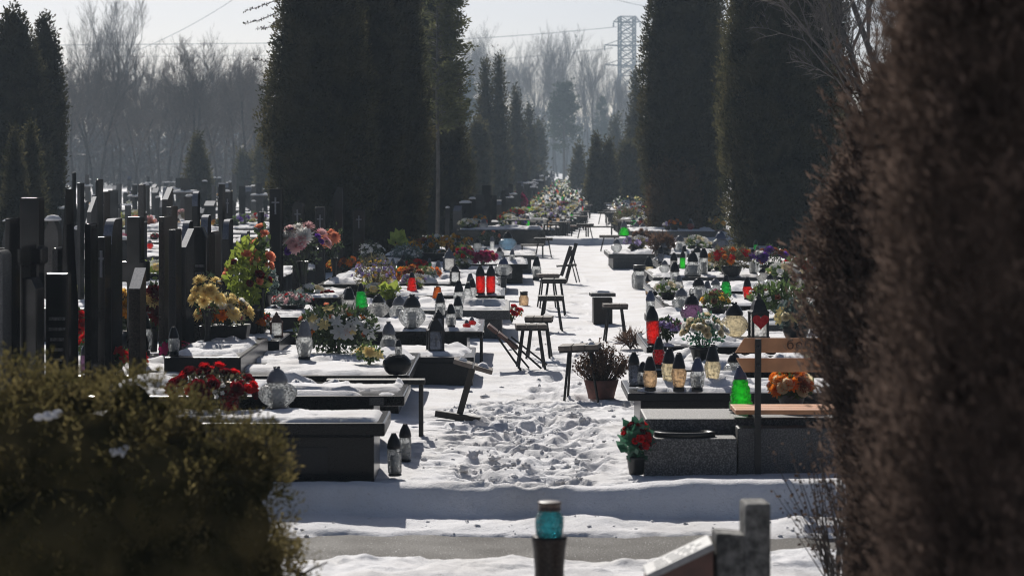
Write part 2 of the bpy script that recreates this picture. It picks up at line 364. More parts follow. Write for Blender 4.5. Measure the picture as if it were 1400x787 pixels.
def ground_z(x, y):
    x = np.asarray(x, float); y = np.asarray(y, float)
    z = np.zeros(np.broadcast(x, y).shape)
    # gentle drift relief away from the path
    z = z + .05 * (fbm(x * .7, y * .7, 3) - .5) + .012 * (fbm(x * 6, y * 6, 9) - .5)
    # trampled clods on the path
    cen = (XL(y) + XR(y)) / 2
    tr = np.exp(-((x - cen) / .62) ** 2) * sstep(14.3, 14.7, y)
    near = 1 - sstep(17.5, 24, y)
    wx = x + .08 * fbm(x * 7, y * 5, 88, 2); wy = y + .12 * fbm(x * 6, y * 4, 89, 2)
    f1 = fbm(wx * 8.5, wy * 5.5, 21, 3); f2 = fbm(wx * 20, wy * 13, 31, 3); f3 = fbm(wx * 3.2, wy * 2.2, 41, 2)
    f1 = fbm(wx * 5.5, wy * 8.5, 21, 3); f2 = fbm(wx * 14, wy * 20, 31, 2)
    cl = .034 * sstep(.44, .60, f1) + .007 * sstep(.44, .60, f2) + .020 * sstep(.36, .64, f3) + .006 * f2
    zone = np.clip(tr * 1.5, 0, 1) * (near * .95 + .12) * sstep(.34, .56, fbm(x * 1.3, y * 1.0, 77) + .16 * near)
    z = z + zone * (cl - .028)
    z = z - tr * .03
    pit = np.zeros_like(z); rim = np.zeros_like(z)
    for fx, fy, a, dp in FOOT:
        dx = x - fx; dy = y - fy
        msk = (np.abs(dx) < .5) & (np.abs(dy) < .5)
        if not msk.any(): continue
        ca, sa = math.cos(a), math.sin(a)
        u = (dx * ca - dy * sa) / .065; v = (dx * sa + dy * ca) / .15
        d = u * u + v * v
        pit = np.maximum(pit, np.where(msk, dp * np.exp(-d * d * .8), 0)); rim = np.maximum(rim, np.where(msk, .012 * np.exp(-((np.sqrt(d) - 1.5) / .4) ** 2), 0))
    z = z - pit * .8 + np.maximum(rim - pit, 0)
    # step at the far cross path
    yb = 58.6 + .35 * (fbm(x * .5, x * 0 + 4, 8) - .5)
    z = z + .17 * sstep(yb - .12, yb + .1, y) * (1 - sstep(60, 64, y))
    # near bank down to the road, thin snow on it, road bed, near bank
    n1 = fbm(x * 1.6, x * 0 + 1.3, 14) - .5; n2 = fbm(x * 3.1, x * 0 + 7.3, 15) - .5; n3 = fbm(x * 7, y * 7, 16) - .5
    yc = 14.42 + .22 * n1 + .05 * n3
    bank = sstep(yc - .16, yc, y)
    slump = .05 * sstep(yc - .75, yc - .25, y) * (.4 + 1.6 * np.clip(fbm(x * 2.2, y * 2.0, 41) - .3, 0, 1))
    lower = -.19 + slump + .02 * n3
    road = sstep(13.70 + .3 * n2 + .16 * n3, 13.86 + .3 * n2 + .16 * n3, y)
    lower = np.where(y < yc, -.25 * (1 - road) + lower * road, lower)
    nb = 1 - sstep(12.58 + .35 * n1, 12.98 + .35 * n2 + .06 * n3, y)
    nearz = -.25 + nb * (.07 + .075 * fbm(x * 2.4, y * 2.4, 51) + .022 * sstep(.42, .7, fbm(x * 5, y * 5, 52, 3)) + .035 * fbm(x * 10, y * 12, 53, 4))
    low2 = np.maximum(lower, nearz)
    crest = .05 * np.exp(-((y - yc - .08) / .12) ** 2) * (.6 + n1)
    z = np.where(y < 30, (z + crest) * bank + low2 * (1 - bank), z)
    return z

def build_ground():
    def axis(segs):
        out = []
        for a, b, st in segs: out += list(np.arange(a, b, st))
        return out
    xs = np.array([-1500, -700, -300, -150, -80, -45, -25, -15, -9, -6] + axis([(-4.5, -1.6, .12), (-1.6, 2.0, .018), (2.0, 4.5, .1)]) + [5, 7, 10, 15, 25, 45, 80, 150, 300, 700, 1500], float)
    ys = [-40, -10, 0, 4, 7, 9, 10.5]; ys += axis([(11.2, 12.2, .06), (12.2, 14.9, .018), (14.9, 20, .022), (20, 26, .05), (26, 40, .12), (40, 57.8, .4), (57.8, 60, .06), (60, 66, .4), (66, 120, 3)]) + [130, 150, 180, 220, 280, 360, 500, 700, 1000, 1600, 2600, 4000]
    ys = np.array(ys, float)
    Xg, Yg = np.meshgrid(xs, ys)
    Z = ground_z(Xg, Yg)
    V = np.stack([Xg, Yg, Z], -1).reshape(-1, 3)
    nx, ny = len(xs), len(ys)
    i = np.arange(ny - 1)[:, None] * nx + np.arange(nx - 1)[None]
    Q = np.stack([i, i + 1, i + nx + 1, i + nx], -1).reshape(-1, 4)
    kind(link('ground', np_mesh('ground', V, Q, 'snow', smooth=True)), 'structure')
    b = MB(); b.add([(-300, 11.9, -.2), (300, 11.9, -.2), (300, 14.35, -.2), (-300, 14.35, -.2)], [(0, 1, 2, 3)])
    kind(link('road', b.mesh('road', 'asphalt')), 'structure')
build_ground()
def snow_clods():
    r = np.random.default_rng(6); Vs = []; o = 0
    sph = MB().lathe([(0, -1)] + [(math.sin(t), -math.cos(t)) for t in np.linspace(.5, math.pi - .5, 4)] + [(0, 1)], 8)
    bv = np.array(sph.v); bq = np.array([f for f in sph.f if len(f) == 4])
    for k in range(400):
        if k < 270: px = r.normal(715, 70); py = r.uniform(556, 655)
        elif k < 330: px = r.uniform(600, 830); py = r.uniform(450, 560)
        else: px = r.uniform(380, 1150); py = r.uniform(716, 738)
        p = at(px, py, 0 if py < 700 else -.19)
        if not (XL(p.y) + .02 < p.x < XR(p.y) - .02) and py < 700: continue
        sz = .008 + .026 * r.random() ** 2.4
        if py > 700: sz *= .45
        v = bv * (1 + .35 * r.normal(size=(len(bv), 1))) * sz * np.array([r.uniform(.9, 1.6), r.uniform(.9, 1.4), r.uniform(.45, .8)])
        a = r.uniform(0, 6.28); c, s_ = math.cos(a), math.sin(a)
        v = np.stack([v[:, 0] * c - v[:, 1] * s_, v[:, 0] * s_ + v[:, 1] * c, v[:, 2]], -1) + np.array([p.x, p.y, float(ground_z(np.array([p.x]), np.array([p.y]))[0]) + sz * .15])
        Vs.append((v, bq, 0))
    V, Q, mi = merge(*Vs)
    o = kind(link('snow_clods', np_mesh('snow_clods', V, Q, 'snow', smooth=True)), 'stuff')
    o['label'] = 'crumbled snow clods kicked up along the trodden path'; o['category'] = 'snow'
snow_clods()
def gz(x, y): return float(ground_z(np.array([x]), np.array([y]))[0])

# ================================================================== GRAVES
SLABS = []      # (x0, x1, y0, y1, ztop)
def surf(px, py):
    best = None
    for x0, x1, y0, y1, z in SLABS:
        p = at(px, py, z)
        if y0 - .03 <= p.y <= y1 + .03 and x0 - .05 <= p.x <= x1 + .05 and (best is None or p.y < best.y): best = p
    if best is None:
        g = at(px, py, 0.0)
        if not (XL(g.y) - .02 < g.x < XR(g.y) + .02) and py > 330:
            bd = 1.3
            for x0, x1, y0, y1, z in SLABS:
                q = at(px, py, z); Yc = min(max(q.y, y0 + .07), y1 - .07); x = (px - CX) * Yc / F; d = abs(q.y - Yc)
                if d < bd and x0 <= x <= x1: bd = d; best = Vector((x, Yc, z))
    if best is None:
        best = at(px, py, 0.0); best.z = gz(best.x, best.y)
    return best

SNOWC = {}
def snow_cover(seed, w, d):
    """a lying sheet of snow with ragged melted edges, on a slab top"""
    nx, ny = 90, 36
    u = np.linspace(-.5, .5, nx); v = np.linspace(-.5, .5, ny)
    U, Vv = np.meshgrid(u, v)
    X = U * w; Y = Vv * d
    edge = np.minimum(w / 2 - np.abs(X), d / 2 - np.abs(Y))
    n = fbm(X * 3.1 + seed * 7, Y * 3.1 + seed * 3, seed, 4)
    e = edge - .02 - .22 * np.clip(n - .42, 0, 1)
    h = .022 * sstep(0, .035, e) * (.6 + .8 * fbm(X * 6 + seed, Y * 6, seed + 3)) + .008 * fbm(X * 24, Y * 24, seed + 5, 3) * sstep(0, .05, e) + .06 * sstep(.60, .78, fbm(X * 1.9 + seed * 5, Y * 2.6, seed + 8)) * sstep(0, .12, e)
    hole = sstep(.60, .66, fbm(X * 2.3 - seed * 3, Y * 3.5 + seed, seed + 20))
    h = h * (1 - hole) - .006 * (h < .002) - .006 * (hole > .9)
    V = np.stack([X, Y, h], -1).reshape(-1, 3)
    i = np.arange(ny - 1)[:, None] * nx + np.arange(nx - 1)[None]
    Q = np.stack([i, i + 1, i + nx + 1, i + nx], -1).reshape(-1, 4)
    keep = (h.reshape(-1)[Q] > -.005).any(1)
    return np_mesh('snow_cover', V, Q[keep], 'snow', smooth=True)

SLABT = {}
def grave(x0, x1, y0, y1, z, mat, label, group=None, snow=True, seed=1, th=.085, inset=.09, base=None, extra=None):
    r = root('grave', ((x0 + x1) / 2, (y0 + y1) / 2, 0), 0, label, 'grave', group)
    w, d = x1 - x0, y1 - y0
    link('slab', MB().box((0, 0, z - th / 2), (w, d, th)).mesh('slab', mat, .012), r)
    bz = z - th
    link('plinth', MB().box((0, 0, bz / 2 - .08), (w - 2 * inset, d - 2 * inset * .6, bz + .156)).mesh('plinth', base or mat, .008), r)
    if snow:
        link('snow_cover', snow_cover(seed, w - .04, d - .05), r, (0, 0, z + .001))
    SLABS.append((x0, x1, y0, y1, z + .012))
    ym = (y0 + y1) / 2
    if x1 < 1.2 and y0 > 17:
        hx = -(3.45 - .03 * ym) + .05; hw = .62
        link('snow_cover', snow_cover(seed + 30, hw - .03, d - .2), r, (hx + hw / 2 - (x0 + x1) / 2, 0, z + .139))
        link('head_block', MB().box((hx + hw / 2 - (x0 + x1) / 2, 0, (z + .14) / 2 + .002), (hw, d - .16, z + .136)).mesh('head_block', random.choice(['black_granite', 'dark_granite']), .01), r)
        SLABS.append((hx, hx + hw, y0 + .08, y1 - .08, z + .142))
    return r

# ---- left row, measured in the photo: (right px, front py, back py, top z, length, material, label)
def slab_px(pxr, pyf, pyb, z, L, mat, label, side=-1, **k):
    yf = F * (H - z) / (pyf - HY); yb = F * (H - z) / (pyb - HY)
    x = (pxr - CX) * yf / F
    if side < 0 and yf > 15.5: L = max(L, x + 3.35 - .03 * yf)
    return grave(x - L if side < 0 else x, x if side < 0 else x + L, yf, yb, z, mat, label, **k)
slab_px(526, 578, 561, .37, 2.2, 'black_granite', 'polished black grave with panelled base, the nearest one beside the juniper bush', seed=3, inset=.07)
slab_px(553, 541, 522, .40, 2.2, 'black_granite', 'black table-like grave slab with a white label on its rim', seed=4, th=.07, inset=.22)
slab_px(560, 513, 482, .31, 3.65, 'black_granite', 'wide double grave under an even sheet of snow beside the thin rail bench', seed=5, th=.07)
slab_px(648, 488, 474, .25, 2.7, 'dark_granite', 'dark step-like grave carrying the black cross lantern', seed=6, th=.05, inset=.012)
slab_px(660, 453, 436, .33, 2.4, 'black_granite', 'dark tabletop grave carrying the big clear globe lantern', seed=7, th=.06, inset=.16)
slab_px(697, 424, 411, .33, 2.5, 'grey_granite', 'grey granite grave slab beneath the red lantern pair', seed=8, th=.11)
slab_px(690, 404, 393, .33, 2.5, 'black_granite', 'black grave carrying the red lantern pair on its corner', seed=9)
slab_px(684, 388, 378, .33, 2.5, 'dark_granite', 'dark grave with black pavilion lantern on its snow', seed=10)
slab_px(700, 373, 365, .33, 2.5, 'grey_granite', 'grey grave in front of the square white lantern', seed=11)
slab_px(722, 361, 353, .33, 2.6, 'black_granite', 'black grave beside the folded chair on the path', seed=12)
slab_px(733, 349, 343, .33, 2.6, 'grey_granite', 'grey grave just before the snowy cross path', seed=13)
# ---- right row
slab_px(882, 572, 558, .33, 2.4, 'terrazzo', 'speckled terrazzo grave with stepped ledge behind the wooden bench', side=1, snow=False, inset=.02, th=.11, seed=14)
slab_px(858, 537, 519, .31, 2.3, 'dark_granite', 'dark grave table crowded with amber candle lanterns', side=1, seed=15, th=.06, inset=.1)
slab_px(872, 506, 484, .30, 2.4, 'black_granite', 'snowy grave behind the amber lantern table', side=1, seed=16, inset=.1)
slab_px(884, 474, 455, .30, 2.5, 'black_granite', 'black grave with the white rose planter and big amber globe', side=1, seed=17)
slab_px(896, 444, 427, .30, 2.5, 'grey_granite', 'grey grave with violet and clear globes near the red cylinder lantern', side=1, seed=18)
slab_px(907, 418, 404, .33, 2.5, 'black_granite', 'black grave carrying the green and red lanterns over snow', side=1, seed=19)
slab_px(893, 398, 386, .33, 2.7, 'black_granite', 'black grave with a glossy chamfered rim and red spiky bouquet', side=1, seed=20)
slab_px(893, 379, 369, .33, 2.6, 'grey_granite', 'grey grave with clear pear lantern at its edge', side=1, seed=21)
slab_px(902, 362, 353, .30, 2.6, 'dark_granite', 'dark grave beside the conifer twigs, right of the cross path', side=1, seed=22)
slab_px(832, 347, 341, .28, 3.4, 'grey_granite', 'long light grey kerbed grave at the corner of the cross path', side=1, seed=23)

# ledge and hole ring of the terrazzo grave
p = at(944, 599, .235)
r_ = root('stone_ledge', (p.x, p.y + .115, 0), 0, 'low speckled stone ledge with a dark ring at the bench grave', 'ledge')
link('block', MB().box((0, 0, .1), (.60, .23, .27)).box((.95, .03, .13), (1.28, .17, .33)).mesh('block', 'terrazzo', .01), r_)
link('ring', MB().lathe([(.16, 0), (.2, 0), (.2, .03), (.17, .032), (.16, .014)], 28).mesh('ring', 'pot_black'), r_, (-.03, 0, .236), (0, 0, 0), (1, .5, 1))

# panel set in the front of the nearest grave and its name label / stickers
def attach_front(obj_label_px, w, h, z, depth, mat, parent_name): pass

# ---- gravestones
def cx_outline(kindn, w, h):
    a = w / 2
    if kindn == 'rect': return [(-a, 0), (a, 0), (a, h), (-a, h)]
    if kindn == 'slant': return [(-a, 0), (a, 0), (a, h), (-a * .2, h), (-a, h - w * .9)] 
    if kindn == 'slant_r': return [(-a, 0), (a, 0), (a, h - w * .75), (a * .3, h), (-a, h)]
    if kindn == 'round': return [(-a, 0), (a, 0)] + [(a * math.cos(t), h - a + a * math.sin(t)) for t in np.linspace(0, math.pi, 10)]
    if kindn == 'hook': 
        return [(-a, 0), (a, 0)] + [(a * math.cos(t) , h - a * 1.6 + a * 1.6 * math.sin(t)) for t in np.linspace(0, math.pi * .55, 8)] + [(-a, h - a * 1.0)]
    if kindn == 'swoosh':
        left = [(-a + a * .9 * (t ** 2.2) * 1.0, h * (.5 + .5 * t)) for t in np.linspace(1, 0, 8)]
        right = [(-a * .1 + a * 1.1 * (1 - t) ** 2 , h * (.5 + .5 * t)) for t in np.linspace(0, 1, 8)]
        return [(-a, 0), (a, 0)] + right + [(x, z) for x, z in left[1:]]
    if kindn == 'cross':
        s = w * .28
        return [(-s, 0), (s, 0), (s, h * .62), (a, h * .62), (a, h * .74), (s, h * .74), (s, h), (-s, h), (-s, h * .74), (-a, h * .74), (-a, h * .62), (-s, h * .62)]
    if kindn == 'blockcross':
        s = w * .36
        return [(-s, 0), (s, 0), (s, h * .73), (a, h * .735), (a, h * .80), (s, h * .80), (s, h), (-s, h), (-s, h * .80), (-a * .9, h * .80), (-a * .9, h * .73), (-s, h * .73)]
    if kindn == 'step': return [(-a, 0), (a, 0), (a, h), (a * .1, h), (a * .1, h * .86), (-a, h * .86)]
STM = {}
M['polished_top'] = solid('polished_top', (.10, .112, .145), (.15, .165, .20), .6, 60, spec=.06)  # sky reflection on sloped and curved stone tops, painted as bluish base colour
def stone_mesh(kindn, w, h, d, mat):
    if kindn in ('front_slope', 'front_curve'):
        a = w / 2; k = 1 if kindn == 'front_slope' else 7; dr = min(.16, d * .5) if k == 1 else min(.2, d * .62)
        top = [(-d / 2 + (dr * .9) * (1 - math.cos(i / k * math.pi / 2)) if k > 1 else -d / 2 + i * d, h - dr + dr * (math.sin(i / k * math.pi / 2) if k > 1 else i)) for i in range(k + 1)]
        ring = [(-d / 2, 0)] + top + ([(d / 2, h)] if k > 1 else []) + [(d / 2, 0)]
        mb = MB(); n = len(ring)
        vs = [(-a, y, z) for y, z in ring] + [(a, y, z) for y, z in ring]
        mb.add(vs, [tuple(range(n)), tuple(range(2 * n - 1, n - 1, -1))])
        for i in range(n):
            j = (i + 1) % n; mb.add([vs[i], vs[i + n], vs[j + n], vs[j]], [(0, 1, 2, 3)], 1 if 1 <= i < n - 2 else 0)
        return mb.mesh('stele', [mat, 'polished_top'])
    me = MB().prism(cx_outline(kindn, w, h), -d / 2, d / 2).mesh('stele', mat, min(.012, w * .08))
    return me
def gravestone(px0, px1, pyt, Y, kindn, mat, label, d=.5, rz=0, group=None, plinth=True):
    d = min(d, .32) if kindn not in ('hook', 'swoosh', 'slant', 'slant_r', 'front_slope', 'front_curve') else min(d, .42); side = d * abs((px0 + px1) / 2 - CX) / Y
    px1 = max(px1 - side, px0 + (px1 - px0) * .55)
    w = (px1 - px0) * Y / F; x = ((px0 + px1) / 2 - CX) * Y / F
    Y = Y + d / 2
    h = H - (pyt - HY) * Y / F
    r = root('gravestone', (x, Y, 0), rz, label, 'gravestone', group)
    link('stele', stone_mesh(kindn, w, h - .12, d, mat), r, (0, 0, .12))
    link('plinth', MB().box((0, 0, .06), (w + .12, d + .1, .13)).mesh('plinth', mat, .01), r)
    return r
def Yh(px): return 3.45 / ((700 - px) / F + .03)
BG, DG, GG, BR, PS = 'stone_black', 'stone_dark', 'stone_grey', 'stone_brown', 'pale_stone'
for (a, b, t, Y, kd, mt, lb, d) in [
    (22, 66, 270, 15.6, 'blockcross', BG, 'massive black block cross rising above the juniper bush', .20),
    (0, 27, 298, 16.6, 'step', BG, 'stepped black headstone at the very edge beside the block cross', .5),
    (-14, 16, 342, 15.0, 'round', GG, 'grey rounded headstone cut by the picture edge', .4),
    (62, 98, 373, 15.9, 'rect', BG, 'low black tablet with faint engraved lines beside the block cross', .12),
    (32, 60, 379, 15.3, 'slant_r', BG, 'short black pillar in front of the block cross', .2),
    (82, 105, 258, 17.0, 'swoosh', BG, 'tall black stele with a curved sail-like top', .45),
    (70, 84, 338, 17.6, 'round', DG, 'small round-topped dark stone behind the sail-shaped stele', .4),
    (115, 131, 305, 17.6, 'round', BG, 'slim black post stone with rounded top, paired with a square one', .35),
    (133, 151, 323, 17.3, 'rect', BG, 'square-cut black post stone beside a slim rounded one', .3),
    (142, 164, 299, 18.6, 'front_curve', DG, 'dark stone with a scooped pale curve behind the two black posts', .5),
    (166, 205, 296, 19.6, 'cross', BG, 'thin black cross with long arms over a granite tablet', .16),
    (176, 200, 367, 18.2, 'front_slope', BR, 'short brown granite tablet with a bright sloping top', .3),
    (218, 233, 296, 20.3, 'rect', BR, 'brown granite post stone of a stepped trio', .35),
    (228, 241, 282, 20.9, 'rect', BR, 'tallest brown granite post of a stepped trio', .35),
    (231, 248, 313, 19.6, 'rect', DG, 'dark lower post of the stepped granite trio', .3),
    (247, 263, 313, 21.2, 'front_slope', DG, 'dark stone with a bluish slanted top beside the granite trio', .4),
    (263, 286, 310, 21.9, 'slant_r', BG, 'black tablet with one clipped corner above yellow chrysanthemums', .16),
    (285, 302, 316, 22.4, 'hook', BR, 'brown stone with curved shoulder above the yellow chrysanthemums', .4),
    (273, 290, 294, 23.6, 'front_curve', DG, 'dark stone with a tall rounded bluish shoulder', .5),
    (304, 319, 300, 24.2, 'front_curve', DG, 'slender stone with rounded bluish cap over lime leaves', .5),
    (248, 264, 302, 24.0, 'front_curve', DG, 'round-capped stone half hidden behind slanted ones', .5),
    (328, 342, 316, 24.8, 'front_curve', GG, 'low grey stone with a curled cap behind lime leaves', .5),
    (368, 388, 258, 27.4, 'rect', BG, 'tall black square pillar stone behind the pink chrysanthemum vase', .3),
    (352, 361, 290, 28.0, 'rect', DG, 'narrow dark stone between lime leaves and the tall pillar', .4),
    (400, 417, 275, 29.5, 'round', BG, 'broad black stone behind the white chrysanthemums', .5),
    (430, 446, 283, 31.5, 'rect', DG, 'dark square stone behind the salmon pompom flowers', .5),
    (455, 471, 256, 34.5, 'slant', BG, 'black stone with a long sloping bright edge near the big thujas', .5),
    (482, 500, 286, 37.0, 'rect', BG, 'wide black stone under the big dark thujas', .5),
    (262, 274, 262, 30.0, 'front_curve', BG, 'tall black stone with bright rounded top in the second line', .3),
    (222, 236, 256, 31.0, 'front_slope', BR, 'brown stone with a wide bright slanted top in the second line', .5),
    (299, 308, 252, 30.5, 'rect', BG, 'very slim tall black post with flat top', .25),
    (131, 138, 245, 27.5, 'slant', BG, 'thin black pointed post between the curved stones', .3),
    (137, 149, 262, 28.5, 'rect', BR, 'brown square stone next to a thin pointed post', .4),
    (105, 113, 250, 28.0, 'rect', DG, 'narrow dark stone behind the sail-shaped stele', .4),
    (98, 104, 236, 34.0, 'cross', BG, 'small distant black cross above the sail-shaped stele', .2),
    (118, 128, 269, 25.0, 'front_slope', GG, 'short grey stone with bright top behind the black posts', .5),
    (308, 318, 262, 33.0, 'rect', DG, 'dark square stone right behind the slimmest tall post', .4),
    (188, 200, 252, 38.0, 'rect', BR, 'reddish brown upright stone in the second line', .4),
    ]:
    gravestone(a, b, t, Y, kd, mt, lb, d, rz=R(random.uniform(-3, 3)))

for nm, wd, z0, n in (('low black tablet with faint', .12, .95, 6), ('black tablet with one clipped', .10, 1.05, 5)):
    for o in [q for q in bpy.data.objects if str(q.get('label', '')).startswith(nm)]:
        st = [c for c in o.children if c.name.startswith('stele')][0]; bb = [Vector(c) for c in st.bound_box]; mb = MB(); q = random.Random(n)
        ymin = min(c.y for c in bb)
        for k in range(n):
            ww = wd * q.uniform(.6, 1.0); mb.box((0, ymin - .002, z0 - .07 * k), (ww, .003, .022))
        link('inscription', mb.mesh('inscription', 'letter_grey'), o, (0, 0, 0))
for o in list(bpy.data.objects):
    if o.get('category') == 'gravestone' and o.parent is None and any(k in o['label'] for k in ('square-cut', 'tall black square pillar', 'brown square stone', 'dark square stone', 'broad black stone', 'tallest brown', 'wide black stone')):
        st = [c for c in o.children if c.name.startswith('stele')][0]; bb = [Vector(c) for c in st.bound_box]; ymin = min(c.y for c in bb); zt = max(c.z for c in bb) + .12; w_ = max(c.x for c in bb)
        link('cross', MB().box((0, ymin - .004, zt - .2), (.018, .012, .2)).box((0, ymin - .0035, zt - .16), (min(.09, w_ * 1.3), .011, .018)).mesh('cross', 'lid_grey'), o)
# ---- long rows further off: shared meshes, copied
KST = [('front_slope', .3, 1.3), ('front_curve', .3, 1.25), ('front_slope', .24, 1.15), ('cross', .55, 1.5), ('blockcross', .4, 1.4), ('rect', .22, 1.35), ('round', .25, 1.25), ('slant', .26, 1.3), ('cross', .5, 1.6), ('hook', .3, 1.2), ('rect', .16, 1.5), ('slant_r', .3, 1.1), ('swoosh', .34, 1.4), ('round', .5, 1.1), ('rect', .6, 1.0)]
FST = []
for i, (kd, w, h) in enumerate(KST):
    for mt in ((BG, DG), (DG, BR), (GG, BG), (BG, BR))[i % 4]:
        if kd.startswith('front'):
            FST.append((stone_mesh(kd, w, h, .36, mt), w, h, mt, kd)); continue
        mb = MB().prism(cx_outline(kd, w, h), -.16 if kd != 'cross' else -.09, .16 if kd != 'cross' else .09)
        if i % 3 != 1:  # snow caps; their white also stands in for sky glints on the tops
            for q in range(2): mb.lathe([(w * .5, -.01), (w * .52, .01), (w * .3, .05), (0, .06)], 7, mat=1, c=(0 if kd != 'cross' else w * (.35 - .7 * q), -.08 + .16 * q if kd != 'cross' else 0, h if kd != 'cross' else h * .74))
        FST.append((mb.mesh('gravestone', [mt, 'snow']), w, h, mt, kd))
def far_stone(x, y, t, label, group, s=1):
    me, w, h, mt, kd = t
    o = link('gravestone', me, None, (x, y, -.02), (0, 0, R(random.uniform(-8, 8))), (random.uniform(.5, .95), random.uniform(.6, 1.0), random.uniform(.65, 1.1) * s))
    return tag(o, label, 'gravestone', group)
GW, GD = 2.2, 1.25
_fg = {}
for mt in (BG, DG, GG, PS):
    for sd in (1, 2, 3):
        mb = MB().box((0, 0, .16), (GW, GD, .34)); me = mb.mesh('grave', [mt, 'snow'], .015)
        sc = snow_cover(40 + sd, GW - .03, GD - .03)
        bm = bmesh.new(); bm.from_mesh(me)
        n0 = len(bm.faces)
        bm2 = bmesh.new(); bm2.from_mesh(sc); bmesh.ops.translate(bm2, vec=(0, 0, .331), verts=bm2.verts)
        tmp = bpy.data.meshes.new('tmp'); bm2.to_mesh(tmp); bm.from_mesh(tmp); bm.faces.ensure_lookup_table()
        for f in bm.faces[n0:]: f.material_index = 1; f.smooth = True
        bm.to_mesh(me); bm.free(); bm2.free(); bpy.data.meshes.remove(tmp)
        _fg[(mt, sd)] = me
def far_grave(x, y, label, group, L=1.0, d=1.0):
    me = _fg[(random.choice([BG, DG, DG, GG]), random.randint(1, 3))]
    o = link('grave', me, None, (x, y, 0), (0, 0, R(random.uniform(-2, 2))), (L, d, random.uniform(.75, 1.15)))
    SLABS.append((x - GW * L / 2, x + GW * L / 2, y - GD * d / 2, y + GD * d / 2, .335))
    return tag(o, label, 'grave', group)

# ================================================================== LANTERNS
LSH = {   # glass profile (r, z) of a lantern of height 1, lid start, lid radius, rib count
    'jar':   ([(.14, .12), (.18, .15), (.2, .32), (.205, .5), (.18, .6), (.15, .63)], .63, .165, (12, .05, 1, 3)),
    'slim':  ([(.13, .05), (.155, .08), (.16, .3), (.16, .62), (.13, .67)], .67, .145, (8, .05, 1, 3)),
    'vase':  ([(.12, .12), (.14, .14), (.16, .22), (.19, .36), (.205, .48), (.18, .58), (.145, .63)], .63, .15, (10, .045, 2, 5)),
    'globe': ([(.2, .03), (.19, .06), (.28, .14), (.37, .26), (.4, .37), (.37, .49), (.28, .6), (.2, .66)], .66, .22, (20, .02, 2, 6)),
    'pear':  ([(.3, .04), (.34, .08), (.33, .2), (.27, .38), (.21, .53), (.17, .6)], .6, .19, (9, .04, 1, 4)),
    'tree':  ([(.24, .04), (.265, .09), (.26, .2), (.225, .23), (.24, .27), (.235, .38), (.2, .41), (.215, .45), (.205, .55), (.17, .58), (.18, .62), (.165, .7), (.12, .73)], .73, .13, (8, .05, 0, 11)),
    'open':  ([(.26, .0), (.31, .05), (.33, .3), (.33, .55), (.25, .7), (.24, .76)], .76, .25, (16, .02, 1, 3)),
    'squat': ([(.24, .03), (.22, .07), (.36, .18), (.46, .33), (.46, .45), (.34, .58), (.22, .64), (.2, .68)], .66, .22, (16, .03, 2, 5)),
    'bell':  ([(.34, .0), (.36, .04), (.3, .4), (.22, .8), (.2, .95), (.15, 1.0)], 1.0, .1, (18, .03, 0, 4)),
}
_lc = {}
def lantern_meshes(shape, glass, lid, n=24):
    k = (shape, glass, lid, n)
    if k in _lc: return _lc[k]
    prof, lz, lr, rib = LSH[shape]
    g = MB().lathe(prof, n if n < 20 else 48, rib=rib if n >= 20 else None)
    gm = g.mesh('glass', 'g_' + glass)
    L = MB()
    if shape == 'open':
        L.lathe([(lr * 1.08, lz - .02), (lr * 1.1, lz + .02), (lr * 1.05, lz + .03), (lr * 1.05, lz + .17), (lr * 1.12, lz + .18), (lr * 1.12, lz + .22), (lr * .95, lz + .24), (0, lz + .24)], n)
    else:
        hh = 1 - lz
        if shape in ('jar', 'vase', 'tree'):
            L.lathe([(lr * 1.12, lz - .02), (lr * 1.16, lz + .015), (lr * 1.1, lz + .05), (lr * .98, lz + hh * .35), (lr * .72, lz + hh * .72), (lr * .56, lz + hh * .9), (lr * .54, .985), (lr * .42, 1.0), (0, 1.0)], n)
        elif shape == 'slim':
            L.lathe([(lr * 1.1, lz - .02), (lr * 1.18, lz + .01), (lr * 1.12, lz + hh * .25), (lr * .95, lz + hh * .55), (lr * .6, lz + hh * .85), (lr * .5, lz + hh * .93), (lr * .46, 1.0), (0, 1.0)], n)
        else:
            L.lathe([(lr * 1.08, lz - .015), (lr * 1.16, lz + .01), (lr * 1.14, lz + .05), (lr * 1.02, lz + hh * .35), (lr * .75, lz + hh * .68), (lr * .5, lz + hh * .84), (lr * .34, lz + hh * .88), (lr * .34, .985), (0, 1.0)], n)
        if n >= 20:
            for a in range(6):
                t = a * math.pi / 3
                L.box((lr * .3 * math.cos(t), lr * .3 * math.sin(t), 1.0), (.025, .025, .05))
    lm = L.mesh('lid', lid)
    br = prof[0][0] + .02
    bm_ = MB().lathe([(br, 0), (br * 1.08, .02), (br * 1.02, (.05 if shape not in ('vase', 'jar') else .12)), (br * .8, .055 if shape not in ('vase', 'jar') else .125)], n).mesh('base', 'lid_black' if lid != 'gold_cap' else 'g_clear')
    cr = min(p[0] for p in prof[:4]) * .72
    cm = MB().lathe([(cr, .055), (cr, lz * .72), (cr * .9, lz * .74), (0, lz * .74)], 14).mesh('candle', 'candle')
    _lc[k] = (gm, lm, bm_, cm)
    return _lc[k]
def lantern(px, py, hpx, shape, glass, label, lid='lid_black', z=None, group=None, candle=True, wide=1.0):
    p = at(px, py, z) if z is not None else surf(px, py)
    h = hpx * p.y / F
    gm, lm, bm_, cm = lantern_meshes(shape, glass, lid)
    r = root('grave_lantern', p, random.uniform(0, 1), label, 'lantern', group, (h * wide, h * wide, h), rot=(R(random.uniform(-1.5, 1.5)), R(random.uniform(-1.5, 1.5)), random.uniform(0, 1)))
    link('glass', gm, r); link('lid', lm, r)
    if shape not in ('bell', 'open'): link('base', bm_, r)
    if candle and glass in ('clear', 'frost') and shape != 'bell': link('candle', cm, r)
    return r
